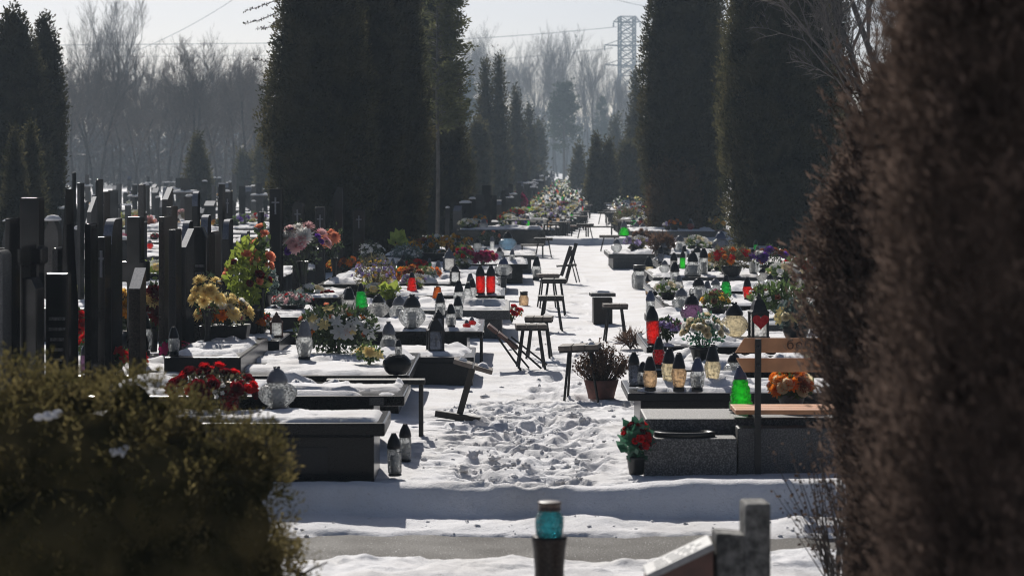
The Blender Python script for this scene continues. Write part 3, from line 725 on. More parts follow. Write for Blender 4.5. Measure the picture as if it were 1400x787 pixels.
_fl = {}
def far_lantern(x, y, z, shape, glass, lid, h, label, group):
    k = (shape, glass, lid)
    if k not in _fl:
        gm, lm, bm_, cm = lantern_meshes(shape, glass, lid, 12)
        me = bpy.data.meshes.new('grave_lantern'); bm = bmesh.new()
        for i, m in enumerate((gm, lm)):
            n0 = len(bm.faces); bm.from_mesh(m); bm.faces.ensure_lookup_table()
            for f in bm.faces[n0:]: f.material_index = i
        bm.to_mesh(me); bm.free(); me.materials.append(M['g_' + glass]); me.materials.append(M[lid])
        _fl[k] = me
    return tag(link('grave_lantern', _fl[k], None, (x, y, z), (0, 0, 0), h), label, 'lantern', group)

def house_lantern(px, py, hpx, label, mat='iron', emblem=None, w=.42, z=None, pane='smoke'):
    p = at(px, py, z) if z is not None else surf(px, py)
    h = hpx * p.y / F
    r = root('house_lantern', p, R(random.uniform(4, 12)), label, 'lantern', None, h)
    link('base', MB().box((0, 0, .03), (w + .04, w + .04, .06)).mesh('base', mat, .01), r)
    a = w / 2 - .025
    for sx in (-1, 1):
        for sy in (-1, 1):
            link('post', MB().box((sx * a, sy * a, .31), (.05, .05, .52)).mesh('post', mat), r)
    link('pane', MB().box((0, 0, .31), (w - .07, w - .07, .5)).mesh('pane', 'g_' + pane), r)
    rf = MB(); s = w * .74
    rf.lathe([(s, .57), (s, .6), (s * .78, .64), (s * .66, .74), (s * .4, .86), (s * .25, .88), (s * .25, .93), (s * .12, .96), (s * .1, 1.0), (0, 1.0)], 4, smooth=False, sq=True)
    link('roof', rf.mesh('roof', mat), r)
    if emblem == 'cross':
        link('cross', MB().box((0, -w / 2 + .02, .32), (.05, .02, .30)).box((0, -w / 2 + .019, .37), (.17, .018, .05)).mesh('cross', 'lid_grey'), r)
    if emblem == 'heart':
        link('panel', MB().box((0, -w / 2 + .018, .53), (w - .1, .012, .08)).mesh('panel', mat), r)
        pts = []
        for t in np.linspace(0, 2 * math.pi, 28, endpoint=False):
            pts.append((.0115 * 16 * math.sin(t) ** 3, .40 + .0115 * (13 * math.cos(t) - 5 * math.cos(2 * t) - 2 * math.cos(3 * t) - math.cos(4 * t))))
        link('heart', MB().prism(pts, -w / 2 - .03, -w / 2 - .002).mesh('heart', 'heart_red'), r)
    return r

CL = 'clear'
for a in [
  # left near graves
  (380, 559, 57, 'squat', CL, 'big squat clear glass lantern with grey crown lid on the nearest grave', 'lid_grey'),
  (314, 561, 40, 'open', 'darkred', 'red candle jar with gold cap among dark red roses', 'gold_cap'),
  (288, 505, 20, 'open', 'red', 'small red jar with pierced gold cap behind the dark roses', 'gold_cap'),
  (301, 500, 22, 'open', 'red', 'second small gold-capped red jar, slightly farther from the dark roses', 'gold_cap'),
  (540, 650, 57, 'slim', CL, 'clear slim jar with black lid standing in the snow by the nearest grave', 'lid_black', 0),
  (554, 630, 50, 'slim', CL, 'clear slim jar with black lid just behind another by the nearest grave', 'lid_black', 0),
  (195, 486, 60, 'jar', CL, 'tall clear jar with dark lid behind the black ball urn', 'lid_black'),
  (238, 485, 38, 'jar', CL, 'small clear jar near the red and teal flowers', 'lid_black'),
  (116, 514, 38, 'slim', 'violet', 'dim violet jar with black lid above the juniper bush', 'lid_black'),
  (416, 494, 56, 'vase', CL, 'tall clear vase lantern with white candle beside the orchids', 'lid_grey'),
  (532, 482, 42, 'pear', CL, 'clear narrow bottle lantern with grey lid behind the black urn', 'lid_grey'),
  (427, 385, 27, 'pear', 'green', 'green lantern under the white chrysanthemums', 'lid_black'),
  (425, 412, 27, 'pear', 'lime', 'bright green lantern with pointed lid left of the large clear jar', 'lid_black'),
  (477, 430, 42, 'jar', 'frost', 'large frosted jar lantern with black dome lid behind the orchids', 'lid_black'),
  (469, 431, 17, 'slim', 'frost', 'tiny lantern with grey lid before the frosted jar', 'lid_grey'),
  (494, 427, 34, 'tree', 'green', 'emerald tiered lantern beside the frosted jar', 'lid_black'),
  (517, 432, 33, 'squat', 'frost', 'round milky lantern left of the clear globe pair', 'lid_black'),
  (546, 440, 36, 'globe', CL, 'smaller clear globe with grey lid behind the big globe', 'lid_grey'),
  (563, 450, 47, 'globe', CL, 'big clear globe lantern with black dome lid on the dark tabletop', 'lid_black'),
  (602, 434, 35, 'jar', CL, 'clear jar before the orange basket lantern', 'lid_black'),
  (628, 424, 38, 'vase', CL, 'tall clear vase lantern behind two clear jars', 'lid_black'),
  (626, 438, 33, 'jar', CL, 'middle clear jar of three standing close by red tea lights', 'lid_black'),
  (617, 449, 33, 'jar', CL, 'front clear jar left of the red tea lights', 'lid_black'),
  (657, 402, 38, 'slim', 'red', 'bright red cylinder lantern, farther from the path of a pair', 'lid_black'),
  (671, 402, 38, 'slim', 'red', 'bright red cylinder lantern nearer the path of a pair', 'lid_black'),
  (598, 415, 23, 'bell', 'orange', 'tilted orange basket-woven lantern among clear jars', 'gold_cap'),
  (551, 371, 22, 'jar', CL, 'small clear jar under the pale green bush', 'lid_black'),
  (537, 373, 18, 'jar', 'frost', 'milky little jar with teal top near the heather', 'lid_grey'),
  (688, 378, 26, 'squat', CL, 'wide clear lantern with scalloped glass near a red pot', 'lid_blue'),
  (700, 359, 18, 'jar', CL, 'clear lantern with arched handle above the scalloped one', 'lid_grey'),
  (712, 369, 15, 'squat', 'red', 'small round red lantern beside a scalloped clear one', 'lid_grey'),
  (733, 383, 32, 'vase', CL, 'clear vase lantern with tall black lid by the path stools', 'lid_black'),
  (716, 418, 20, 'open', 'amber', 'peach glass cup with dark lid on the snow by graves', 'lid_black', 0),
  (694, 342, 26, 'squat', 'blue', 'blue glass globe lantern near the golden mums', 'lid_black'),
  (375, 441, 24, 'globe', 'frost', 'round milky lantern with grey lid near small red flowers', 'lid_grey'),
  (638, 449, 12, 'squat', 'red', 'squat red tea light at the front of a pair', 'lid_grey'),
  (645, 446, 13, 'squat', 'red', 'squat red tea light at the back of a pair', 'lid_grey'),
  # right graves
  (889, 534, 46, 'jar', 'amber', 'pinkish amber jar lantern nearest the path on the table', 'lid_black'),
  (914, 528, 52, 'vase', 'gold', 'pale gold lantern behind the two amber ones', 'lid_black'),
  (928, 535, 52, 'vase', 'amber', 'amber lantern with fluted collar in the middle of the table', 'lid_black'),
  (953, 535, 46, 'jar', CL, 'clear hatched lantern with blue-grey lid between amber and cream ones', 'lid_blue'),
  (974, 527, 55, 'vase', 'gold', 'cream gold lantern on a black foot, last of the table row', 'lid_black'),
  (900, 508, 42, 'vase', 'darkred', 'dark red lantern behind the amber table row', 'lid_black'),
  (867, 528, 46, 'slim', 'smoke', 'dark jar with red collar at the path end of the table', 'lid_black'),
  (878, 529, 34, 'jar', CL, 'clear metal-rimmed jar behind the pinkish amber lantern', 'lid_black'),
  (1013, 561, 60, 'tree', 'lime', 'glowing green tiered lantern by the bench frame', 'lid_blue'),
  (1004, 518, 36, 'globe', CL, 'ribbed clear globe half hidden behind the bench planks', 'lid_black'),
  (1004, 462, 48, 'globe', 'gold', 'large glittering gold globe lantern beside the heart lantern', 'lid_black'),
  (893, 472, 52, 'slim', 'red', 'red orange cylinder lantern at the grave edge by lavender', 'lid_black'),
  (889, 436, 38, 'slim', CL, 'square clear lantern with dark peaked lid by the path', 'lid_blue'),
  (932, 424, 33, 'globe', CL, 'clear faceted globe with grey lid above the violet one', 'lid_grey'),
  (946, 443, 40, 'globe', 'violet', 'violet glass globe behind the white rose planter', 'lid_black'),
  (955, 412, 33, 'globe', CL, 'clear ribbed egg lantern with black lid left of the green one', 'lid_black'),
  (992, 407, 31, 'tree', 'green', 'emerald lantern with black lid on snowy dark grave', 'lid_black'),
  (1022, 411, 32, 'vase', 'red', 'vivid red vase lantern beside the emerald one', 'lid_black'),
  (923, 399, 38, 'slim', CL, 'slender clear lantern at the granite corner', 'lid_black'),
  (947, 381, 34, 'pear', CL, 'clear pear-shaped lantern with greenish core', 'lid_black'),
  (962, 376, 36, 'slim', CL, 'tall clear lantern right behind the pear-shaped one', 'lid_black'),
  (921, 376, 30, 'slim', 'frost', 'white candle-like lantern beside a bright green one', 'lid_black'),
  (933, 368, 24, 'slim', 'lime', 'bright green lantern behind the pear-shaped clear one', 'lid_black'),
  (903, 364, 24, 'vase', 'smoke', 'smoky dark lantern standing on a small block', 'lid_black'),
  (887, 403, 28, 'slim', 'amber', 'thin amber lantern in the snow by a clear basket', 'lid_black', 0),
  (874, 394, 32, 'open', CL, 'clear fluted glass cup lantern with black lid in snow', 'lid_black', 0),
  (886, 385, 34, 'jar', 'gold', 'dark-lidded gold lantern behind the fluted clear cup', 'lid_black', 0),
  (853, 332, 21, 'pear', 'lime', 'light green cone lantern on the kerbed grave', 'lid_grey'),
  (870, 331, 18, 'globe', 'blue', 'dark blue globe lantern beside the light green cone', 'lid_grey'),
  (879, 331, 17, 'globe', 'smoke', 'smoky globe lantern, second from the light green cone', 'lid_grey'),
  (890, 328, 18, 'squat', 'frost', 'milky round lantern, third from the light green cone', 'lid_black'),
  (1030, 375, 34, 'slim', CL, 'clear lantern with dark lid among purple asters', 'lid_black'),
  (1033, 346, 18, 'slim', 'green', 'teal green lantern below pink blossoms', 'lid_black'),
  (1015, 328, 20, 'jar', 'frost', 'white jar lantern with domed lid at the dark thuja foot', 'lid_black'),
  (1003, 327, 16, 'slim', 'frost', 'thin white lantern left of the white domed jar', 'lid_black'),
  (985, 347, 30, 'globe', 'smoke', 'smoky blue globe with dark lid behind red spiky bouquet', 'lid_blue'),
  (929, 345, 24, 'globe', CL, 'clear globe with grey lid behind the bright green lantern', 'lid_grey'),
 ]:
    px, py, hp, sh, gl, lb, lid = a[:7]
    lantern(px, py, hp, sh, gl, lb, lid, z=a[7] if len(a) > 7 else None)
house_lantern(595, 481, 50, 'large black metal lantern with a cross on its pane', emblem='cross', w=.44)
house_lantern(599, 452, 28, 'black metal lantern just behind the cross lantern', w=.5)
house_lantern(622, 387, 26, 'black pavilion lantern standing on snow', w=.5, pane='clear')
house_lantern(378, 460, 34, 'small brown metal house lantern with white candle', mat='wood_red', w=.5, pane='clear')
house_lantern(614, 371, 32, 'square white filigree lantern with dark roof', mat='lid_grey', w=.5, pane='frost')
house_lantern(1037, 463, 62, 'tall black lantern with a red glass heart', emblem='heart', w=.38, pane='frost')

# black urns
def urn(px, py, hpx, label, z=None, prof=None, cat='urn'):
    p = at(px, py, z) if z is not None else surf(px, py); h = hpx * p.y / F
    r = root('stone_urn', p, 0, label, cat, None, h)
    link('bowl', MB().lathe(prof or [(.3, 0), (.45, .1), (.58, .35), (.6, .55), (.54, .78), (.4, .95), (.36, 1.0)], 28).mesh('bowl', 'black_granite'), r)
    link('rim', MB().lathe([(.36, .985), (.41, 1.0), (.41, 1.03), (.34, 1.03)], 28).mesh('rim', 'dark_granite'), r)
    return p, h
urn(182, 489, 36, 'black polished ball urn beside red poinsettias')
pu, hu = urn(543, 511, 26, 'black polished ball urn carrying a clear lantern', prof=[(.45, 0), (.62, .15), (.78, .45), (.74, .7), (.5, .95), (.42, 1.0)])
lantern(545, 488, 24, 'jar', CL, 'clear lantern with dark lid on the black ball urn', 'lid_black', z=pu.z + hu)

# ================================================================== FLOWERS
def petal_grid(n_ring, per, r_in, r_out, lift, wid, cup, rr):
    """rings of petals, each two quads"""
    V, Q = [], []
    for k in range(n_ring):
        t = k / max(1, n_ring - 1)
        for j in range(per):
            a = 2 * math.pi * (j + .5 * (k % 2)) / per + rr.uniform(-.1, .1)
            L = r_out * (1 - .45 * t) * rr.uniform(.85, 1.1); el = lift[0] + (lift[1] - lift[0]) * t + rr.uniform(-.12, .12)
            d = np.array([math.cos(a) * math.cos(el), math.sin(a) * math.cos(el), math.sin(el)])
            s = np.array([-math.sin(a), math.cos(a), 0]) * wid * L
            up = np.array([0, 0, 1.0])
            p0 = d * r_in; p1 = d * L * .55 + up * cup * .3 * L; p2 = d * L + up * cup * L
            b = len(V)
            V += [p0 - s * .3, p0 + s * .3, p1 - s, p1 + s, p2 - s * .55, p2 + s * .55]
            Q += [(b, b + 1, b + 3, b + 2), (b + 2, b + 3, b + 5, b + 4)]
    return np.array(V), np.array(Q)
_br = random.Random(3)
BLG = {'mum': petal_grid(6, 13, .05, 1.0, (-.15, 1.35), .14, .10, _br), 'pom': petal_grid(8, 11, .1, 1.0, (-.9, 1.45), .2, -.02, _br),
       'rose': petal_grid(4, 6, .08, .9, (.35, 1.3), .55, .25, _br), 'lily': petal_grid(1, 6, .05, 1.1, (.25, .25), .30, -.1, _br),
       'daisy': petal_grid(2, 9, .1, 1.0, (.1, .35), .22, -.05, _br), 'tiny': petal_grid(2, 5, .1, 1.0, (.1, .9), .4, .1, _br)}
_bm = {}
def bloom_mesh(t, c):
    if (t, c) not in _bm:
        V, Q = BLG[t]
        me = np_mesh('bloom', V, Q, ['petal_' + c])
        _bm[(t, c)] = me
    return _bm[(t, c)]

def foliage_np(W, D, Hh, n, size, r, zc=.55, asp=.28, up=.5):
    """leaf cloud in an ellipsoid sitting above the pot"""
    u = unit(r.normal(size=(n, 3))); rad = r.random(n) ** .45
    P = u * rad[:, None] * np.array([W / 2, D / 2, Hh * .42]) + np.array([0, 0, Hh * zc])
    P[:, 2] = np.maximum(P[:, 2], .01)
    Dd = u + np.array([0, 0, up]) + r.normal(size=(n, 3)) * .5
    V, Q = leaves(P - unit(Dd) * size * .5, Dd, size * r.uniform(.6, 1.25, n), asp, r)
    return V, Q
POTS = {'bowl': [(.5, 0), (.72, .1), (.95, .6), (1, .95), (.96, 1.0), (.85, .92)], 'pot': [(.68, 0), (.72, .05), (.92, .8), (1.0, .82), (1.0, 1.0), (.88, 1.0), (.85, .9)],
        'vase': [(.6, 0), (.62, .1), (.4, .3), (.55, .7), (.8, .95), (.82, 1.0), (.7, .97)], 'box': None}
_seed = [100]
def bouquet(px, py, wpx, hpx, blooms, leaf, label, pot='bowl', potmat='pot_black', z=None, group=None, nleaf=260, lsize=.045, asp=.28, zc=.58, spread=1.0, name='flower_arrangement', cat='flowers', snow=False, front=.5):
    if z is None:
        for _ in range(60):
            p = surf(px, py)
            if p.z > .15 or px > 470 or py < 380: break
            py += 2; hpx += 2
    p = at(px, py, z) if z is not None else surf(px, py)
    s = p.y / F; W = wpx * s; Hh = hpx * s; D = min(W, .45)
    _seed[0] += 1; r = np.random.default_rng(_seed[0])
    ro = root(name, p, 0, label, cat, group)
    if pot:
        ph = Hh * (.34 if pot != 'vase' else .5); pr = min(W * .3, .16) if pot != 'vase' else min(W * .2, .09)
        if pot == 'box':
            link('planter', MB().box((0, 0, ph / 2), (W * .8, D * .6, ph), taper=1.12).mesh('planter', potmat, .01), ro)
        else:
            link('pot', MB().lathe([(a * pr, b * ph) for a, b in POTS[pot]], 20).mesh('pot', potmat), ro)
    V, Q = foliage_np(W * .95, D, Hh, int(nleaf * 1.7), lsize, r, zc, asp)
    ma = np.zeros(len(Q), int)
    parts = [(V, Q, 0)]
    # stems from the pot into the bouquet
    st = MB()
    nleaf = int(nleaf * 1.7)
    for k in range(9):
        u = unit(r.normal(size=3)); tgt = Vector((u[0] * W * .38, u[1] * D * .3, Hh * (.6 + .3 * r.random())))
        st.tube([(0, 0, Hh * .05), tuple(tgt * .5 + Vector((0, 0, Hh * .12))), tuple(tgt)], [.006, .005, .003], 4, cap=False)
    parts.append((np.array(st.v), np.array(st.f), 0))
    V, Q, ma = merge(*parts)
    link('foliage', np_mesh('foliage', V, Q, leaf), ro)
    for (t, c, n, size) in blooms:
        for k in range(min(40, int(n * 1.8 + .5))):
            for _ in range(30):
                u = unit(r.normal(size=3))
                if u[2] > -.35 and u[1] < front: break
            u = u * np.array([r.uniform(.75, 1.12), 1, r.uniform(.6, 1.15)])
            q = Vector((u[0] * W * .44 * spread, u[1] * D * .5, Hh * zc + u[2] * Hh * (.38 if not pot else .30))) * 1.0
            n_ = Vector((u[0], u[1] - .25, u[2] + .75)).normalized()
            e = n_.to_track_quat('Z', 'Y').to_euler()
            link('bloom', bloom_mesh(t, c), ro, q, e, size * r.uniform(.9, 1.3))
    if snow:
        V = []
        mb = MB(); mb.lathe([(W * .42, 0), (W * .38, Hh * .2), (W * .25, Hh * .42), (W * .1, Hh * .5), (0, Hh * .52)], 16)
        link('snow_cap', mb.mesh('snow_cap', 'snow'), ro, (W * .05, -D * .2, 0))
    return ro

B = bouquet
B(308, 466, 74, 66, [('mum', 'paleyellow', 6, .065), ('mum', 'orange', 3, .06), ('mum', 'cream', 5, .055), ('rose', 'white', 3, .04), ('tiny', 'magenta', 4, .025)], 'leaf_dark', 'dark planter of yellow, orange and cream chrysanthemums', pot='box', nleaf=320)
B(284, 470, 42, 92, [('mum', 'paleyellow', 6, .065)], 'leaf_dark', 'cluster of pale yellow chrysanthemums leaning against the dark stones', pot='vase', nleaf=120, zc=.72)
B(338, 459, 66, 126, [('rose', 'salmon', 2, .05), ('rose', 'darkred', 3, .045)], 'leaf_lime', 'tall leafy lime-green spray with salmon and dark red roses', pot='pot', nleaf=300, zc=.66, lsize=.075, asp=.38)
B(358, 459, 26, 132, [('rose', 'salmon', 4, .055), ('tiny', 'salmon', 2, .03)], 'leaf_mid', 'stem of salmon roses between dark stones', pot='vase', nleaf=90, zc=.8, lsize=.07)
B(414, 401, 74, 88, [('mum', 'palepink', 6, .085), ('mum', 'white', 3, .10), ('rose', 'purple', 2, .05), ('mum', 'pink', 2, .07)], 'leaf_dark', 'tall dark vase of white and pale pink chrysanthemums', pot='vase', zc=.74, nleaf=150)
B(457, 385, 30, 66, [('pom', 'salmon', 2, .095)], 'leaf_dark', 'two salmon pompom flowers on a dark stem', pot='vase', zc=.84, nleaf=60)
B(512, 412, 66, 66, [('tiny', 'lavender', 34, .024), ('tiny', 'yellow', 10, .022)], 'leaf_heather', 'bushy heather with lavender and yellow sprigs', pot='pot', nleaf=700, lsize=.05, asp=.12)
B(460, 485, 128, 84, [('lily', 'white', 9, .065), ('lily', 'paleyellow', 4, .05), ('rose', 'salmon', 2, .03), ('tiny', 'orange', 5, .03)], 'leaf_dark', 'large low arrangement of white orchids with yellow hearts', pot=None, nleaf=1100, lsize=.06, asp=.2, zc=.42)
B(505, 500, 44, 30, [('lily', 'paleyellow', 4, .05)], 'leaf_mid', 'low spray of cream orchids at the end of the large arrangement', pot=None, nleaf=120)
B(535, 424, 30, 40, [], 'leaf_lime', 'broad yellow-green leaf plant beside the clear globes', pot='pot', nleaf=30, lsize=.13, asp=.4, name='leafy_plant', cat='plant')
B(556, 366, 48, 34, [('tiny', 'white', 12, .025)], 'leaf_blue', 'pale grey-green bush with tiny white flowers', pot='pot', nleaf=420, lsize=.045)
B(545, 345, 24, 30, [], 'leaf_lime', 'pair of big lime leaves against the dark thuja foot', pot=None, nleaf=8, lsize=.24, asp=.38, name='leafy_plant', cat='plant', zc=.6)
B(588, 358, 62, 36, [('mum', 'gold', 5, .06), ('mum', 'yellow', 5, .06), ('rose', 'rust', 5, .05)], 'leaf_dark', 'wide dark trough of gold and orange chrysanthemums', pot='box', nleaf=320)
B(620, 345, 52, 26, [('mum', 'yellow', 6, .055), ('mum', 'gold', 4, .05), ('tiny', 'white', 5, .03)], 'leaf_dark', 'yellow and orange mums behind the square white lantern', pot='bowl')
B(634, 368, 30, 34, [('rose', 'magenta', 3, .045), ('rose', 'red', 3, .04)], 'leaf_mid', 'round green pot plant with red buds beside white lantern', pot='bowl', nleaf=380)
B(660, 362, 42, 22, [('mum', 'magenta', 10, .06), ('rose', 'salmon', 2, .04)], 'leaf_dark', 'low magenta chrysanthemum cushion on a snowy slab', pot=None)
B(668, 336, 32, 22, [('rose', 'salmon', 3, .05)], 'leaf_dark', 'dark green bush with one salmon flower at its side', pot='bowl', nleaf=360)
B(572, 386, 58, 24, [('mum', 'orange', 5, .06), ('mum', 'rust', 3, .055), ('tiny', 'cream', 8, .03)], 'leaf_mid', 'orange mums buried under a mound of snow', pot=None, snow=True)
B(656, 311, 50, 22, [('pom', 'gold', 11, .12)], 'leaf_dark', 'row of round golden mums along a far grave', pot='box', lsize=.08)
B(692, 311, 28, 22, [('pom', 'orange', 5, .10), ('mum', 'rust', 3, .09)], 'leaf_dark', 'orange mums just right of the golden row', pot='bowl', lsize=.08)
B(708, 300, 24, 40, [('mum', 'magenta', 14, .12)], 'leaf_dark', 'tall cone of magenta flowers beyond the golden row', pot='vase', lsize=.1)
B(288, 556, 130, 66, [('rose', 'darkred', 12, .05), ('rose', 'red', 8, .04), ('tiny', 'white', 8, .018)], 'leaf_heather', 'wide wreath of dark red roses on the nearest grave', pot=None, nleaf=800, lsize=.035, zc=.45)
B(128, 500, 46, 50, [('rose', 'red', 9, .035), ('rose', 'palepink', 2, .035)], 'leaf_mid', 'black pot of red carnations above the juniper bush', pot='pot', nleaf=200)
B(160, 512, 46, 36, [('lily', 'red', 4, .055), ('tiny', 'red', 3, .03)], 'leaf_mid', 'red poinsettias on pale green leaves under the ball urn', pot=None, nleaf=140)
B(238, 491, 42, 26, [('lily', 'magenta', 3, .055), ('lily', 'red', 3, .04), ('tiny', 'red', 3, .025)], 'leaf_teal', 'red flowers with teal leaves on snowy slab', pot=None, nleaf=90)
B(188, 500, 30, 24, [('lily', 'red', 3, .05)], 'leaf_dark', 'small red flower bunch between poinsettias and teal leaves', pot=None, nleaf=60)
B(400, 425, 60, 28, [('tiny', 'palepink', 16, .025), ('tiny', 'white', 10, .022), ('tiny', 'red', 6, .022)], 'leaf_blue', 'low mix of pink and white small flowers', pot='bowl', nleaf=260)
B(360, 400, 46, 40, [('tiny', 'white', 10, .02)], 'leaf_blue', 'grey-green plant at the foot of the lime leaves', pot='pot', nleaf=320)
B(352, 458, 44, 34, [('tiny', 'orange', 8, .028), ('tiny', 'red', 6, .025), ('tiny', 'white', 5, .022)], 'leaf_dark', 'dark bowl of small orange and red flowers', pot='bowl', nleaf=240)
B(447, 418, 30, 20, [('rose', 'darkred', 6, .04)], 'leaf_dark', 'few crimson flowers before the frosted jar', pot=None, nleaf=90)
B(462, 372, 34, 26, [('lily', 'orange', 5, .05), ('tiny', 'yellow', 5, .03)], 'leaf_mid', 'orange lilies next to a yellow tuft', pot=None, nleaf=90)
B(507, 360, 40, 32, [('tiny', 'white', 14, .03)], 'leaf_dark', 'white flower sprig in the shade of dark thujas', pot='pot', nleaf=160)
B(700, 442, 30, 26, [('rose', 'red', 4, .035), ('tiny', 'orange', 3, .025)], 'leaf_mid', 'red carnations at the slab end by the path', pot=None, nleaf=80)
# right
B(870, 648, 46, 74, [('rose', 'red', 10, .027), ('rose', 'darkred', 4, .025)], 'leaf_teal', 'small red rose plant in black pot by the path', pot='pot', nleaf=110, lsize=.075, asp=.36, z=0, zc=.62)
B(962, 494, 66, 62, [('rose', 'cream', 20, .034), ('rose', 'white', 8, .036)], 'leaf_teal', 'black planter of cream and white roses', pot='pot', nleaf=240, zc=.68)
B(1088, 465, 62, 58, [('lily', 'paleyellow', 7, .05), ('rose', 'cream', 4, .045)], 'leaf_blue', 'blue-green foliage with pale yellow flowers right of the heart lantern', pot='bowl', nleaf=520, lsize=.06, asp=.3)
B(1082, 557, 66, 52, [('mum', 'orange', 9, .05), ('mum', 'rust', 4, .045), ('rose', 'orange', 4, .05), ('rose', 'cream', 5, .045)], 'leaf_mid', 'round pot of orange and cream flowers seen under the bench planks', pot='pot', potmat='pot_grey', nleaf=480)
B(1115, 500, 40, 36, [('rose', 'orange', 3, .05), ('rose', 'cream', 5, .055)], 'leaf_mid', 'cream and orange roses seen between the bench planks', pot='pot', nleaf=160)
B(1000, 379, 68, 44, [('lily', 'red', 7, .06), ('mum', 'orange', 2, .05)], 'leaf_heather', 'dark bowl of red spiky flowers with pale straw', pot='bowl', nleaf=480, asp=.08, lsize=.1)
B(1053, 380, 56, 44, [('mum', 'purple', 5, .075), ('mum', 'rust', 5, .075), ('mum', 'white', 2, .06)], 'leaf_dark', 'purple asters with rust and white mums', pot='pot', nleaf=240)
B(1088, 385, 46, 36, [('lily', 'red', 6, .06), ('rose', 'white', 2, .045)], 'leaf_mid', 'red lilies on bright leaves beside purple asters', pot='pot', nleaf=240)
B(1062, 436, 84, 52, [('tiny', 'white', 10, .03), ('tiny', 'rust', 5, .03)], 'leaf_mid', 'loose green twigs with snow specks above the heart lantern', pot=None, nleaf=520, asp=.15, lsize=.09)
B(980, 430, 46, 34, [('tiny', 'yellow', 5, .03), ('rose', 'brown', 3, .04)], 'leaf_mid', 'dark green bunch with a yellow flower beneath the emerald lantern', pot='bowl', nleaf=300)
B(912, 470, 44, 38, [('tiny', 'lavender', 14, .028), ('tiny', 'pink', 6, .025)], 'leaf_dark', 'lavender and lime bunch beside the red cylinder lantern', pot=None, nleaf=240)
B(970, 312, 44, 24, [('tiny', 'blue', 30, .07)], 'leaf_blue', 'pale blue-white flower dome under the dark thuja', pot='bowl', nleaf=220, lsize=.09)
B(955, 300, 24, 34, [('mum', 'paleyellow', 5, .09)], 'leaf_mid', 'cream flowers rising beside the pale blue dome', pot='vase', lsize=.09)
B(1045, 330, 50, 34, [('mum', 'pink', 6, .07), ('mum', 'magenta', 5, .07), ('tiny', 'white', 5, .05)], 'leaf_dark', 'pink and magenta spray at the big thuja foot', pot='pot', lsize=.07)
B(1080, 335, 44, 44, [('tiny', 'lavender', 20, .05), ('tiny', 'white', 10, .04)], 'leaf_heather', 'lavender heather in the shade of the big thuja', pot='pot', nleaf=420, asp=.12)
B(985, 318, 34, 22, [('mum', 'yellow', 6, .08)], 'leaf_mid', 'yellow flowers on the reddish bench end', pot=None)
B(880, 340, 36, 26, [('mum', 'brown', 8, .07)], 'leaf_dry', 'brown withered mums beside the far stools', pot=None, lsize=.08, z=0)
B(858, 318, 46, 36, [], 'leaf_heather', 'grey conifer twigs stuck beside the light green cone', pot=None, nleaf=420, asp=.1, lsize=.16, name='conifer_spray', cat='branches')
B(905, 352, 40, 34, [('mum', 'brown', 4, .06)], 'leaf_dry', 'dry grassy tuft behind the smoky lantern', pot='pot', nleaf=420, asp=.07, lsize=.16)
B(862, 478, 44, 26, [], 'leaf_dry', 'bare dry twigs poking from snow behind the heather', pot=None, nleaf=200, asp=.05, lsize=.12, name='dry_twigs', cat='branches', z=0)

for a in [
    (192, 326, 46, 34, [('mum', 'salmon', 6, .10), ('mum', 'palepink', 5, .09)], 'leaf_mid', 'salmon pink flowers seen above the brown granite trio'),
    (176, 336, 56, 26, [('mum', 'paleyellow', 8, .09), ('tiny', 'white', 5, .06)], 'leaf_lime', 'pale yellow flowers with lime leaves between dark stones'),
    (138, 326, 24, 30, [('rose', 'pink', 5, .07)], 'leaf_lime', 'pink blossoms in a lime tuft over two black posts'),
    (158, 352, 30, 26, [('mum', 'magenta', 5, .07)], 'leaf_mid', 'magenta flowers beside the scooped pale curve stone'),
    (268, 312, 40, 26, [('mum', 'salmon', 5, .09), ('mum', 'rust', 4, .08)], 'leaf_dark', 'salmon and rust flowers behind the rounded bluish stones'),
    (246, 318, 30, 34, [('tiny', 'white', 8, .06), ('mum', 'palepink', 4, .08)], 'leaf_heather', 'whitish pink sprig beside the brown granite trio'),
    (345, 318, 30, 30, [('mum', 'red', 4, .08), ('tiny', 'white', 6, .06)], 'leaf_mid', 'small red flowers behind the curled grey stone'),
    (70, 340, 30, 30, [('lily', 'pink', 5, .07)], 'leaf_mid', 'pale pink lilies beside the small round-topped stone'),
    (168, 420, 34, 40, [('mum', 'yellow', 5, .07), ('mum', 'gold', 3, .07)], 'leaf_dark', 'yellow flowers glimpsed between black posts and the brown tablet'),
    (210, 410, 22, 44, [('mum', 'paleyellow', 4, .07), ('mum', 'darkred', 4, .08)], 'leaf_dark', 'yellow above crimson flowers glimpsed left of the granite trio'),
    (108, 440, 22, 34, [('rose', 'palepink', 3, .05), ('rose', 'red', 2, .05)], 'leaf_mid', 'pink flowers glimpsed between the tablet and black posts')]:
    B(*a[:7], pot='pot', lsize=.07, nleaf=150)

